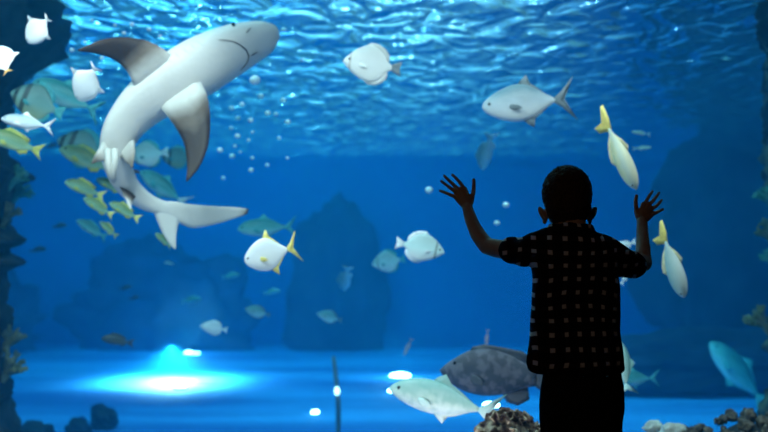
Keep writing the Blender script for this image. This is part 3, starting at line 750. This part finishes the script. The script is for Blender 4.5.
# skull, jaw, neck
sphere_bm(bm, hc + Vector((0, 0, .004)), 1, 24, (24.3 * S_, 30 * S_, 27.5 * S_))
sphere_bm(bm, hc + Vector((0, .022, -.035)), 1, 20, (19.5 * S_, 21 * S_, 22 * S_))
sphere_bm(bm, hc + Vector((0, .058, -.072)), 1, 16, (10 * S_, 9 * S_, 8 * S_))
limb(bm, [hc + Vector((0, -.012, -.04)), Vector((bx(569), BY - .02, bz(222))), Vector((bx(570), BY - .02, bz(244)))], [.046, .045, .052])
# nose, brow, lips, cheeks on the far side
sphere_bm(bm, hc + Vector((0, .093, -.034)), 1, 12, (.011, .014, .012)); sphere_bm(bm, hc + Vector((0, .087, -.02)), 1, 12, (.007, .012, .02))
sphere_bm(bm, hc + Vector((0, .080, -.056)), 1, 12, (.019, .010, .006)); sphere_bm(bm, hc + Vector((0, .078, -.063)), 1, 12, (.016, .010, .006))
for s in (-1, 1):
    sphere_bm(bm, hc + Vector((s * .034, .058, -.042)), 1, 12, (.022, .022, .022))
    # ears: rim, lobe
    ex = bx(543.5) if s < 0 else bx(593.0); ez = bz(214)
    R = Matrix.Rotation(s * math.radians(28), 3, 'Y') @ Matrix.Rotation(s * math.radians(30), 3, 'Z')
    sphere_bm(bm, Vector((ex, BY + .012, ez)), 1, 14, (.0085, .014, .0245), R)
    sphere_bm(bm, Vector((ex - s * .006, BY + .016, ez - .018)), 1, 10, (.007, .009, .011))
    sphere_bm(bm, Vector((ex - s * .009, BY + .016, ez)), 1, 10, (.012, .010, .016))
# trunk under the shirt
rings(bm, [(bx(574), BY, bz(440), .075, .06), (bx(576), BY, bz(400), .090, .072), (bx(575), BY - .005, bz(360), .090, .070), (bx(573), BY - .005, bz(310), .095, .068), (bx(572), BY - .01, bz(270), .105, .072), (bx(571), BY - .015, bz(245), .10, .06), (bx(570), BY - .018, bz(235), .06, .045)])
# legs down to the feet
HX = bx(572)
for s in (-1, 1):
    limb(bm, [Vector((HX + .006 + s * .042, BY, .47)), Vector((HX + s * .062, BY + .01, .28)), Vector((HX + s * .066, BY - .005, .17)), Vector((HX + s * .068, BY - .01, .07))], [.048, .042, .038, .03])
    limb(bm, [Vector((HX + s * .068, BY - .02, .045)), Vector((HX + s * .074, BY + .11, .035))], [.028, .024])
# left arm and hand (px, py, depth)
A = lambda px, py, y: W(px, py, y)
limb(bm, [A(548, 247, 3.04), A(522, 250, 3.10), A(500, 249, 3.16), A(487, 246, 3.20)], [.036, .031, .0275, .0255])
limb(bm, [A(487, 246, 3.20), A(479, 236, 3.235), A(472, 222, 3.28), A(467.5, 208, 3.325)], [.0255, .0235, .020, .0165])
HY = GY - .011
pr = .0115
for a_, b_ in (((467, 207), (455.5, 196.5)), ((467, 206), (457.5, 192.5)), ((467.5, 205), (460.5, 189.5)), ((468, 204), (464.5, 189.0)), ((468, 206), (472, 198))):
    limb(bm, [A(a_[0], a_[1], HY - .012), A((a_[0]+b_[0])/2, (a_[1]+b_[1])/2, HY - .006), A(b_[0], b_[1], HY)], [.0130, .0118, .0085], steps=3)
def finger(pts, r0, r1):
    """base, knuckle, knuckle, tip: the pad touches the glass, the joints arch a little away from it"""
    P = [Vector(A(pts[0][0], pts[0][1], GY - r0 - .003))]
    ys = [GY - r0 - .006, GY - (r0 + r1) / 2 - .003, GY - r1]
    for p, y in zip(pts[1:], ys): P.append(A(p[0], p[1], y))
    limb(bm, P, [r0 * 1.05, r0, (r0 + r1) / 2, r1], 12, steps=4)
finger([(457, 197.5), (451.5, 195.3), (446, 193.0), (440.3, 191)], .0058, .0045)
finger([(457.8, 193.5), (451.5, 189), (446.5, 185), (441.3, 181.3)], .0056, .0043)
finger([(460, 190.7), (454, 185), (449, 180.5), (444.4, 176)], .0058, .0044)
finger([(465, 189.5), (461, 184), (456.8, 179.0), (452.5, 174.8)], .0057, .0044)
finger([(470.5, 201), (473, 194), (473.8, 187), (473.8, 180)], .0075, .0056)
# right arm and hand
limb(bm, [A(594, 250, 3.04), A(618, 259, 3.10), A(636, 263, 3.17), A(643.5, 263, 3.21)], [.036, .031, .028, .0255])
limb(bm, [A(643.5, 263, 3.21), A(643, 250, 3.24), A(642.5, 236, 3.285), A(642, 222, 3.325)], [.0255, .0225, .019, .0165])
for a_, b_ in (((642, 221), (652.5, 213.5)), ((642, 221), (650.5, 208)), ((641.5, 220), (648, 204.5)), ((641, 220), (643.5, 204.5)), ((641, 221), (636.5, 211))):
    limb(bm, [A(a_[0], a_[1], HY - .012), A((a_[0]+b_[0])/2, (a_[1]+b_[1])/2, HY - .006), A(b_[0], b_[1], HY)], [.0130, .0118, .0085], steps=3)
finger([(652, 213.5), (656, 212.6), (659.5, 211), (662.8, 209.4)], .0058, .0045)
finger([(650.7, 208.8), (655, 206.8), (658.6, 203.7), (661.6, 200)], .0056, .0043)
finger([(648.5, 205.5), (652.8, 201), (656, 197), (659, 193)], .0057, .0044)
finger([(643.8, 205.5), (646.6, 200.4), (649.4, 195.8), (652.3, 191.5)], .0057, .0044)
finger([(637.5, 212.5), (636, 206.5), (635.8, 201), (636.6, 195.8)], .0072, .0054)
body = fuse('body', bm, skin, boy, .0021, 3)
# eyes and brows on the far side of the face
for s in (-1, 1):
    b = bmesh.new(); sphere_bm(b, hc + Vector((s * .027, .076, -.018)), .0085); o = link('eye', b, EYE, boy); o.matrix_parent_inverse = boy.matrix_world.inverted()
    b = bmesh.new(); limb(b, [hc + Vector((s * .014, .086, -.003)), hc + Vector((s * .028, .083, .0)), hc + Vector((s * .042, .072, -.004))], [.0025, .003, .002], 8); o = link('eyebrow', b, hairm, boy); o.matrix_parent_inverse = boy.matrix_world.inverted()
# hair: a close cropped cap, short on the sides, a low tuft at the crown
bm = bmesh.new()
sphere_bm(bm, hc + Vector((0, -.005, .008)), 1, 28, (25.0 * S_, 30.5 * S_, 28.0 * S_))
sphere_bm(bm, hc + Vector((0, -.022, -.022)), 1, 24, (22.6 * S_, 25 * S_, 26 * S_))
sphere_bm(bm, hc + Vector((.004, -.012, -.055)), 1, 20, (16.5 * S_, 16 * S_, 13 * S_))
sphere_bm(bm, hc + Vector((.012, .01, .068)), 1, 16, (.038, .045, .017))
def hd(c, n):
    return .0022 * noise.noise(c * 90) + .002 * noise.noise(c * 220)
hair = fuse('hair', bm, hairm, boy, .0035, 2, hd)
bmt = bmesh.new(); bmt.from_mesh(hair.data)      # open the cap in front of the face
bmesh.ops.delete(bmt, geom=[f for f in bmt.faces if (f.calc_center_median().y > hc.y + .052 and f.calc_center_median().z < hc.z + .038)], context='FACES')
bmt.to_mesh(hair.data); bmt.free()
# short spikes standing up on top, part of the hair
random.seed(3)
b = bmesh.new()
for k in range(240):
    an = random.uniform(0, 2 * PI); rr = random.uniform(0, 1) ** .5
    x = math.cos(an) * rr * 22 * S_; y = math.sin(an) * rr * 26 * S_
    zz = math.sqrt(max(0, 1 - (x / (25 * S_)) ** 2 - (y / (30.5 * S_)) ** 2)) * 28 * S_ + .008
    p = hc + Vector((x, y - .005, zz - .003)); n = Vector((x * 5 + random.uniform(-.3, .3), y * 3 + random.uniform(-.3, .3), 1)).normalized()
    L_ = random.uniform(.005, .010)
    s_ = n.orthogonal().normalized(); u_ = n.cross(s_)
    base = [b.verts.new(p + s_ * .0016 * math.cos(q) + u_ * .0016 * math.sin(q)) for q in (0, 2.1, 4.2)]
    tp = b.verts.new(p + n * L_)
    for i in range(3): b.faces.new((base[i], base[(i+1) % 3], tp))
    b.faces.new(base)
b.from_mesh(hair.data); b.to_mesh(hair.data); b.free()

# shirt: trunk, shoulders, rolled sleeves, collar
def folds(c, n):
    v = Vector((c.x * 9, c.y * 9, c.z * 5))
    k = noise.noise(v) * .006 + noise.noise(Vector((c.x * 26 + c.z * 14, c.y * 20, c.z * 12))) * .0035
    low = max(0, min(1, (bz(330) - c.z) / .12))
    k += low * .004 * math.sin(c.x * 75 + c.y * 40)
    return k
bm = bmesh.new()
D = lambda py, l, r, d, dy=0: (bx((l + r) / 2), BY + dy, bz(py), (r - l) / 2 * S_, d)
rings(bm, [D(373, 538, 617, .088), D(369, 529, 622, .100), D(362, 527.5, 621.5, .102), D(345, 528.5, 620.5, .100), D(325, 529.5, 619, .096), D(306, 530, 618.5, .092, -.003), D(290, 531.5, 618, .090, -.005),
           D(276, 532, 617, .088, -.008), D(262, 530, 618, .086, -.010), D(250, 529, 616, .082, -.012), D(242, 533, 610, .074, -.014), D(236, 539, 601, .062, -.016), D(231, 546, 594, .052, -.018), D(227, 553, 588, .046, -.018)], 36, .9)
limb(bm, [A(556, 241, 3.03), A(540, 247, 3.05), A(524, 251.5, 3.09), A(514, 251, 3.12)], [.044, .049, .044, .0375])
limb(bm, [A(585, 243, 3.03), A(604, 253, 3.05), A(620, 261, 3.09), A(630.5, 264.5, 3.13)], [.044, .048, .044, .0385])
limb(bm, [A(513.5, 250.5, 3.115), A(512, 250.3, 3.12)], [.041, .0395]); limb(bm, [A(630, 264, 3.13), A(633.5, 265, 3.145)], [.0405, .0375])
limb(bm, [A(553, 234, 3.03), A(570, 229, 2.995), A(587, 235, 3.03)], [.020, .022, .020])
shirt = fuse('shirt', bm, shirtm, boy, .005, 3, folds)
# collar: folded band round the neck
bm = bmesh.new(); rw = []
for k in range(41):
    an = math.radians(-250 + 320 * k / 40); ca, sa = math.cos(an), math.sin(an)
    c = Vector((bx(569.5), BY - .017, 0)); row = []
    for rr, z in ((.051, bz(226.5)), (.056, bz(224.0)), (.062, bz(225.5)), (.071, bz(232.5)), (.066, bz(233.5)), (.053, bz(229))):
        row.append(bm.verts.new((c.x + ca * rr * 1.02, c.y + sa * rr * .95, z)))
    rw.append(row)
for a_, b_ in zip(rw, rw[1:]):
    for k in range(6): bm.faces.new((a_[k], a_[(k+1) % 6], b_[(k+1) % 6], b_[k]))
bm.faces.new(rw[0]); bm.faces.new(rw[-1][::-1])
o = link('collar', bm, shirtm, boy); o.matrix_parent_inverse = boy.matrix_world.inverted()
# trousers
bm = bmesh.new()
rings(bm, [D(434, 541, 618, .088), D(425, 539.5, 620, .092), D(405, 539, 622, .096), D(385, 540, 622, .094), D(360, 543, 618, .085)], 32, .9)
for s in (-1, 1):
    xx = bx(559.5) if s < 0 else bx(599.5)
    limb(bm, [Vector((xx, BY, bz(418))), Vector((xx, BY + .004, .38)), Vector((xx + s * .006, BY + .008, .27)), Vector((xx + s * .008, BY - .004, .17)), Vector((xx + s * .008, BY - .01, .085))], [.062, .0575, .055, .051, .049])
def tf(c, n): return noise.noise(Vector((c.x * 14, c.y * 14, c.z * 9))) * .005 + noise.noise(Vector((c.x * 10, c.y * 10, c.z * 30))) * .002
fuse('trousers', bm, trou, boy, .006, 2, tf)
for s in (-1, 1):
    xx = (bx(559.5) if s < 0 else bx(599.5)) + s * .01
    bm = bmesh.new()
    limb(bm, [Vector((xx, BY - .035, .045)), Vector((xx + s * .002, BY + .03, .045)), Vector((xx + s * .008, BY + .10, .034))], [.037, .036, .030])
    shoe = fuse('shoe', bm, shoem, boy, .004, 2)
    for v in shoe.data.vertices: v.co.z = max(v.co.z, .012)
    b = bmesh.new()
    rings(b, [(xx + s * .003, BY + .032, .0, .036, .100), (xx + s * .003, BY + .032, .016, .038, .104)], 28, 1)
    o = link('sole', b, solem, shoe, False); o.matrix_parent_inverse = boy.matrix_world.inverted()
# ================================================================= ROCKS, CORAL, LAMPS, BUBBLES
rockm = mat_noise('dark_reef_rock', (0.012, 0.016, 0.022), (0.05, 0.055, 0.06), 3.5, .9, .5, .1)
rock2 = mat_noise('mottled_reef_rock', (0.02, 0.03, 0.035), (0.24, 0.24, 0.14), 5.0, .9, .6, .1, stops=(.45, .68))
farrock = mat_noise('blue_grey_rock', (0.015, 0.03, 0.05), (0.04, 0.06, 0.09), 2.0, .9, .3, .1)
coralm = mat_noise('brown_coral', (0.10, 0.055, 0.05), (0.46, 0.36, 0.26), 26.0, .85, .6, .15, stops=(.42, .62))
stonem = mat_noise('speckled_stone', (0.02, 0.018, 0.018), (0.20, 0.165, 0.135), 24.0, .85, .5, .15)
pale_stone = mat_noise('pale_stone', (0.40, 0.40, 0.38), (0.65, 0.65, 0.6), 20.0, .8, .3, .2)
greenm = mat_noise('green_soft_coral', (0.05, 0.22, 0.18), (0.16, 0.42, 0.34), 12.0, .8, .3, .2)
brownm = mat_noise('olive_soft_coral', (0.12, 0.13, 0.06), (0.32, 0.28, 0.15), 12.0, .8, .3, .2)
lampbody = mat_noise('lamp_housing', (0.10, 0.11, 0.12), (0.16, 0.17, 0.18), 8, .4)
t = NT('lamp_lens'); t.surf(t.add('ShaderNodeEmission', {'Color': (0.85, 0.97, 1, 1), 'Strength': 26.0})); lensm = t.m
t = NT('marker_lens'); t.surf(t.add('ShaderNodeEmission', {'Color': (0.75, 0.95, 1, 1), 'Strength': 5.0})); markm = t.m
def rock(name, c, size, seed, mat, label, amp=.35, freq=1.6, ledge=0.0, sub=5, cat='rock', group=None, base=None):
    bm = bmesh.new(); bmesh.ops.create_icosphere(bm, subdivisions=sub, radius=1.0)
    o_ = Vector((seed * 3.1, seed * 1.7, seed * .9))
    for v in bm.verts:
        n = v.co.normalized()
        k = 1 + amp * noise.noise(n * freq + o_) + amp * .5 * noise.noise(n * freq * 2.7 + o_) + amp * .25 * noise.noise(n * freq * 6 + o_)
        if ledge: k += ledge * math.sin(n.z * 13 + 3 * noise.noise(n * 1.5 + o_))
        v.co = Vector((n.x * k * size[0], n.y * k * size[1], n.z * k * size[2]))
        if base is not None and c[2] + v.co.z < base: v.co.z = base - c[2]
    o = link(name, bm, mat); o.location = c
    return tag(o, label, cat, group)
# hazy formations near the tank's far end
F0 = TZ0 - .02
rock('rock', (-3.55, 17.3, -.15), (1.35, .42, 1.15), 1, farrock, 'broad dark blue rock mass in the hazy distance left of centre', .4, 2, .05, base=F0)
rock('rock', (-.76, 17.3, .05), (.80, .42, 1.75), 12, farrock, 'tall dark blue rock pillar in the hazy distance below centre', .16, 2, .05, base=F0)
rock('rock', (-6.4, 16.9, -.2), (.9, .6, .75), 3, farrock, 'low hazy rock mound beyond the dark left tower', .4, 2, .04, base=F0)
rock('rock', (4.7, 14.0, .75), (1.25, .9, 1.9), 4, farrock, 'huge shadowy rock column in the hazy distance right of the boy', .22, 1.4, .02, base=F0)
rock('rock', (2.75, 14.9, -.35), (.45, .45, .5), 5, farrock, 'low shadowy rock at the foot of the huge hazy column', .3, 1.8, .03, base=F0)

rock('rock', (3.75, 12.0, -.35), (1.75, .55, .40), 6, farrock, 'long low dark bank added to darken the tank floor at the lower right', .22, 2, .02, base=F0)  # added bank that darkens this stretch of tank floor
# near towers at both sides of the window
def tower(name, c, prof, seed, mat, label, amp=.16):
    """prof: (z, radius)"""
    bm = bmesh.new(); rows = []; NZ, NA = 150, 110
    z0, z1 = prof[0][0], prof[-1][0]
    for i in range(NZ + 1):
        z = z0 + (z1 - z0) * i / NZ; R = interp(prof, z); row = []
        for k in range(NA):
            a = 2 * PI * k / NA; d = Vector((math.cos(a), math.sin(a), 0))
            q = Vector((d.x * 1.3, d.y * 1.3, z * 1.4)) + Vector((seed, seed, seed))
            r = R * (1 + amp * noise.noise(q * 1.3) + amp * .7 * noise.noise(q * 3.6) + amp * .45 * noise.noise(q * 9) + amp * .25 * noise.noise(q * 20))
            row.append(bm.verts.new((d.x * r, d.y * r, z)))
        rows.append(row)
    for a_, b_ in zip(rows, rows[1:]):
        for k in range(NA): bm.faces.new((a_[k], a_[(k+1) % NA], b_[(k+1) % NA], b_[k]))
    for row in (rows[0], rows[-1]):
        cv = bm.verts.new(sum((v.co for v in row), Vector()) / NA)
        for k in range(NA): bm.faces.new((row[k], row[(k+1) % NA], cv))
    o = link(name, bm, mat); o.location = (c[0], c[1], 0)
    return tag(o, label, 'rock')
tower_l = tower('rock_tower', (-3.48, 6.5), [(F0, 1.45), (-.1, 1.2), (.45, 1.12), (.82, 1.12), (.88, 1.26), (.95, 1.15), (1.02, 1.26), (1.09, 1.13), (1.38, 1.16), (1.44, 1.22), (1.5, 1.12), (1.9, 1.16), (2.12, 1.25), (2.26, 1.38), (2.47, 1.45)], 3.3, rockm, 'dark ledged reef tower along the left edge of the window', .09)
tower_r = tower('rock_tower', (3.62, 6.5), [(F0, 1.3), (.0, 1.2), (.5, 1.16), (1.2, 1.14), (1.9, 1.18), (2.47, 1.26)], 8.1, rock2, 'mottled reef wall cut off by the right edge of the window', .10)

from mathutils.bvhtree import BVHTree
def world_tree(o): return BVHTree.FromPolygons([v.co + o.location for v in o.data.vertices], [tuple(p.vertices) for p in o.data.polygons])
trees = {-1: world_tree(tower_l), 1: world_tree(tower_r)}
def on_tower(px, py):
    """skin of the tower nearest to where (px, py) points, and its outward normal"""
    s = 1 if px > 384 else -1
    for k in range(3, 40):
        a = W(px + s * k, py, 1.0) - Vector((0, 0, CAMZ))
        hit = trees[s].ray_cast(Vector((0, 0, CAMZ)), a.normalized())
        if hit[0] is not None: return hit[0], hit[1] if hit[1].dot(a) < 0 else -hit[1]
    return W(px, py, 6.0), Vector((0, -1, 0))
def soft_coral(p, h, seed, mat, label, n=7, group=None):
    random.seed(seed); root = empty('soft_coral', p)
    tag(root, label, 'coral', group)
    bm = bmesh.new(); limb(bm, [Vector((0, 0, -.03)), Vector((0, 0, h * .35))], [h * .16, h * .14], 10, steps=2)
    link('stem', bm, mat, root)
    bm = bmesh.new()
    for k in range(n):
        a = 2 * PI * k / n; d = Vector((math.cos(a) * random.uniform(.3, .8), math.sin(a) * random.uniform(.3, .8), random.uniform(.6, 1.1))) * h * .6
        q = Vector((0, 0, h * .2))
        limb(bm, [q, q + d * .5 + Vector((0, 0, .02 * h)), q + d], [h * .11, h * .10, h * .07], 8, steps=3)
        for j in range(4):
            e = Vector((random.uniform(-1, 1), random.uniform(-1, 1), random.uniform(-.3, 1))).normalized() * h * .16
            limb(bm, [q + d * random.uniform(.5, 1), q + d + e], [h * .06, h * .045], 6, steps=2)
    link('branches', bm, mat, root)
    return root
for i, (px, py, Y, h, m, lb) in enumerate((
    (12, 186, 5.75, .14, greenm, 'uppermost teal green soft coral tuft on the left reef tower'), (17, 199, 5.7, .13, greenm, 'teal green soft coral tuft in the middle of the left tower tufts'),
    (7, 222, 5.65, .13, brownm, 'olive coral tuft low on the left reef tower'), (5, 352, 5.7, .15, brownm, 'olive coral tuft on the left tower beside the bright floor'),
    (6, 378, 5.6, .16, brownm, 'brownish coral tuft at the foot of the left tower'),
    (758, 205, 5.8, .13, greenm, 'green soft coral on the right reef wall level with the raised hand'), (762, 243, 5.7, .15, brownm, 'olive soft coral on the right reef wall level with the yellow tail'),
    (763, 268, 5.7, .13, greenm, 'green soft coral on the right reef wall below the olive one'), (764, 330, 5.7, .15, brownm, 'olive soft coral low on the right reef wall'))):
    p_, n_ = on_tower(px, py)
    o = soft_coral(p_, h * 1.15, 20 + i, m, lb)
    o.rotation_euler = Vector((n_.x, n_.y, abs(n_.z) + .9)).to_track_quat('Z', 'Y').to_euler()

# reef ledge under the window, rising towards the right
bm = bmesh.new(); GX, GYN = 110, 50; g = []
lx0, lx1, ly0, ly1 = .80, 2.9, 3.66, 5.05
for j in range(GYN + 1):
    row = []
    for i in range(GX + 1):
        x = lx0 + (lx1 - lx0) * i / GX; y = ly0 + (ly1 - ly0) * j / GYN
        e = min((x - lx0) / .25, (ly1 - y) / .25, (lx1 - x) / .1, (y - ly0) / .08 + .6, 1.0)
        top = -.02 + .19 * max(0, min(1, (x - .9) / .7)) + .035 * noise.noise(Vector((x * 3, y * 3, 1))) + .02 * noise.noise(Vector((x * 11, y * 11, 4)))
        row.append(bm.verts.new((x, y, F0 + (top - F0) * max(0, e) ** .5)))
    g.append(row)
for j in range(GYN):
    for i in range(GX): bm.faces.new((g[j][i], g[j][i+1], g[j+1][i+1], g[j+1][i]))
loop = g[0] + [g[j][GX] for j in range(1, GYN + 1)] + [g[GYN][i] for i in range(GX - 1, -1, -1)] + [g[j][0] for j in range(GYN - 1, 0, -1)]
low = [bm.verts.new((v.co.x, v.co.y, F0 - .02)) for v in loop]
for i in range(len(loop)): k = (i + 1) % len(loop); bm.faces.new((loop[i], loop[k], low[k], low[i]))
bm.faces.new(low)
tag(link('reef_ledge', bm, rockm), 'dark reef ledge under the rubble along the lower right of the window', 'rock')
def ledge_z(x, y):
    return -.02 + .19 * max(0, min(1, (x - .9) / .7)) + .035 * noise.noise(Vector((x * 3, y * 3, 1))) + .02 * noise.noise(Vector((x * 11, y * 11, 4)))
random.seed(11); first = []
def stone(name, p, r, mat, label, group=None, seed=0):
    return rock(name, p, (r * 1.2, r, r * .8), seed, mat, label, .45, 1.8, 0, 3, 'stone', group)
protos = []; used = []
for k in range(95):
    x = y = 0
    for _ in range(60):
        x = random.uniform(1.22, 2.0); y = random.uniform(4.3, 4.94)
        if all((x - a) ** 2 + (y - b_) ** 2 > .062 ** 2 for a, b_ in used): break
    used.append((x, y))
    r = random.uniform(.014, .030); z = ledge_z(x, y) + r * .95
    lb, gp = 'small speckled stone in the rubble bed at the lower right', 'speckled rubble stones'
    if len(protos) < 6:
        o = stone('stone', (x, y, z), r, stonem, lb, gp, 50 + k); o['r'] = r; protos.append(o)
    else:
        q = random.choice(protos); o = q.copy(); col.objects.link(o); o.location = (x, y, z)
        s_ = r / q['r']; o.scale = (s_, s_, s_); o.rotation_euler = (random.uniform(0, 6), random.uniform(0, 6), random.uniform(0, 6))
for q in [o for o in col.objects if 'r' in o.keys()]: del q['r']
stone('stone', W(655, 428, 4.75), .040, pale_stone, 'pale stone at the left end of the rubble, the farther of two', None, 91)
stone('stone', W(673, 431, 4.6), .045, pale_stone, 'larger pale white stone at the left end of the rubble, at the picture bottom', None, 92)
# brown coral by the boy's hip
def coral_head(p, R, seed, label, nb=26):
    random.seed(seed); root = empty('brown_coral', p); tag(root, label, 'coral')
    bm = bmesh.new(); bmesh.ops.create_icosphere(bm, subdivisions=4, radius=R * .72)
    for v in bm.verts: v.co += v.co.normalized() * R * .15 * noise.noise(v.co * (6 / R) * .5)
    link('base', bm, coralm, root)
    for k in range(nb):
        zz = random.uniform(-.15, 1); a = k * 2.399963; rr = math.sqrt(max(0, 1 - zz * zz))
        n = Vector((math.cos(a) * rr, math.sin(a) * rr, zz))
        bm = bmesh.new(); q = n * R * .55
        s_ = n.orthogonal().normalized(); u_ = n.cross(s_); th = random.uniform(0, 6)
        s_, u_ = s_ * math.cos(th) + u_ * math.sin(th), u_ * math.cos(th) - s_ * math.sin(th)
        wd = R * random.uniform(.22, .34); ht = R * random.uniform(.38, .55); nn = 12; rows = []
        for i in range(7):                       # a frilled, fan shaped plate
            f = i / 6; row = []
            for j in range(nn + 1):
                e = (j / nn - .5) * 2
                c = q + n * ht * f * (1 - .25 * e * e) + s_ * e * wd * (.35 + .75 * f) + u_ * (wd * .45 * f * math.sin(e * 5 + k) + R * .03 * noise.noise(Vector((e * 4, f * 4, k))))
                row.append(c)
            rows.append(row)
        th_ = R * .035
        A_ = [[bm.verts.new(c + u_ * th_) for c in r_] for r_ in rows]; B_ = [[bm.verts.new(c - u_ * th_) for c in r_] for r_ in rows]
        for i in range(6):
            for j in range(nn):
                bm.faces.new((A_[i][j], A_[i][j+1], A_[i+1][j+1], A_[i+1][j])); bm.faces.new((B_[i][j], B_[i+1][j], B_[i+1][j+1], B_[i][j+1]))
            for j in (0, nn): bm.faces.new((A_[i][j], A_[i+1][j], B_[i+1][j], B_[i][j]))
        for j in range(nn):
            bm.faces.new((A_[6][j], A_[6][j+1], B_[6][j+1], B_[6][j])); bm.faces.new((A_[0][j], B_[0][j], B_[0][j+1], A_[0][j+1]))
        link('frond', bm, coralm, root)
coral_head(W(506, 436, 4.0), .112, 5, 'ruffled brown coral head by the left hip of the boy')
coral_head(W(545, 441, 4.08), .078, 9, 'smaller ruffled brown coral head partly behind the boy')
# the knolls the corals grow on
rock('rock', (W(508, 436, 4.0).x, 4.03, -.24), (.072, .08, .43), 31, rockm, 'dark rock knoll under the larger brown coral head', .2, 2, base=F0)
rock('rock', (W(545, 440, 4.0).x, 4.08, -.26), (.055, .06, .42), 32, rockm, 'dark rock knoll under the smaller brown coral head', .2, 2, base=F0)
# dark boulders on the floor, bottom left
rock('boulder', (W(78, 432, 9.2).x, 9.2, TZ0 + .05), (.11, .11, .11), 41, farrock, 'left one of two dark boulders at the bottom left', .3, base=F0)
rock('boulder', (W(104, 426, 9.6).x, 9.6, TZ0 + .08), (.13, .11, .13), 42, farrock, 'right one of two dark boulders at the bottom left', .3, base=F0)
rock('boulder', (W(30, 420, 8.6).x, 8.6, TZ0 + .05), (.25, .2, .16), 43, farrock, 'dark boulder beside the foot of the left reef tower', .3, base=F0)

# underwater lamps on the tank floor
def floor_lamp(px, py, wpx, label, strength=None):
    Y = 1067.0 * (CAMZ - TZ0) / (py - 250.0 + wpx * .1); c = W(px, py, Y); r = wpx / 2 / FPX * Y
    root = empty('underwater_lamp', (c.x, Y, TZ0)); tag(root, label, 'lamp', None)
    bm = bmesh.new(); rings(bm, [(0, 0, 0, r * .95, r * .95), (0, 0, .008, r * .97, r * .97), (0, 0, .016, r * .97, r * .97), (0, 0, .02, r * .9, r * .9)], 24, 1)
    link('housing', bm, lampbody, root)
    bm = bmesh.new(); rings(bm, [(0, 0, .018, r * .96, r * .96), (0, 0, .03 + r * .08, r * .9, r * .9), (0, 0, .035 + r * .14, r * .6, r * .6), (0, 0, .037 + r * .17, r * .25, r * .25)], 24, 1)
    link('lens', bm, lensm, root)
    return root, c, Y
floor_lamp(400, 375, 22, 'bright lamp on the tank floor above the nose of the large trevally')
floor_lamp(394, 391, 13, 'bright small lamp on the tank floor at the nose of the large trevally')
floor_lamp(491, 405, 17, 'bright lamp on the tank floor between trevally tail and brown coral')
floor_lamp(189, 353, 11, 'small lamp on the tank floor beyond the widest light glow, the larger of a pair')
floor_lamp(197, 354, 5, 'tiniest lamp on the tank floor beyond the widest light glow, beside a bigger one')
floor_lamp(315, 413, 8, 'small lamp on the bare tank floor left of the thin pole')
r_, c_, Y_ = floor_lamp(180, 386, 15, 'lamp in the middle of the widest white glow on the tank floor')
gx = W(172, 380, 13.1).x
spot('floor_glow_lamp', (gx, 13.1, TZ0 + .42), (gx, 13.1, TZ0), 2800, (0.95, 1.0, 1.0), 160, .9, .06)
point('floor_glow_lamp', (W(402, 375, 13.5).x, 13.4, TZ0 + .3), 28, (0.8, 0.95, 1.0), .10)
point('floor_glow_lamp', (W(190, 353, 16.3).x, 16.2, TZ0 + .3), 40, (0.8, 0.95, 1.0), .10)
# thin pole with a small light
c = W(338, 432, 9.0); tp = W(333.5, 358, 9.3)
pole = empty('pole', (c.x, 9.0, TZ0)); tag(pole, 'thin leaning pole with a tiny light standing on the tank floor', 'pole')
bm = bmesh.new(); limb(bm, [Vector((0, 0, 0)), Vector((-.004, .1, .33)), tp - Vector((c.x, 9.0, TZ0))], [.022, .022, .018], 12)
link('shaft', bm, lampbody, pole)
bm = bmesh.new(); sphere_bm(bm, W(337, 391, 9.06) - Vector((c.x, 9.0, TZ0)), 1, 12, (.022, .022, .036)); link('light', bm, markm, pole)

# air bubbles; single bright ones stand in for glints
bub = NT('bubble'); bb = bub.add('ShaderNodeBsdfPrincipled', {'Base Color': (0.9, 0.97, 1, 1), 'Roughness': 0.15}); bb.inputs['Specular IOR Level'].default_value = 1.0
bub.surf(bb)
bm = bmesh.new(); bmesh.ops.create_icosphere(bm, subdivisions=3, radius=1.0)
me = bpy.data.meshes.new('bubble'); bm.to_mesh(me); bm.free(); me.materials.append(bub.m)
for p in me.polygons: p.use_smooth = True
BL = [((255, 80, 4.2),), ]
def bubble(px, py, r, Y, label, group=None):
    o = bpy.data.objects.new('air_bubble', me); col.objects.link(o); o.location = W(px, py, Y); s_ = r / FPX * Y; o.scale = (s_, s_, s_ * .85)
    tag(o, label, 'bubble', group)
bubble(255, 80, 5.5, 5.6, 'brightest and largest bubble, standing in for a glint, below the shark snout')
random.seed(5)
for px, py in ((231,108),(236,118),(233,128),(237,136),(235,146),(240,152),(233,156),(252,120),(252,132),(247,140),(266,113),(274,114),(262,96),(286,122),(288,158),(254,158),(244,104),(284,100),(268,165),(222,150),(250,170),(278,138),(296,96),(300,60),(282,30),(224,178)):
    bubble(px + random.uniform(-2, 2), py, random.uniform(1.4, 3.0), random.uniform(5.8, 7), 'small round air bubble rising right of the hanging shark fin', 'bubbles right of the shark')
for px, py in ((115,25),(132,24),(149,29),(102,58),(85,42),(72,50),(92,20),(160,36),(124,33)):
    bubble(px, py, random.uniform(1.4, 2.4), 5.6, 'small round air bubble above the raised shark fin', 'bubbles above the shark fin')
bubble(429, 190, 4.0, 6.0, 'bright bubble in place of a glint left of the raised left hand')
bubble(506, 205, 3.4, 6.0, 'upper of two bright bubbles set for glints between left arm and head')
bubble(497, 223, 3.0, 6.0, 'lower of two bright bubbles set for glints between left arm and head')
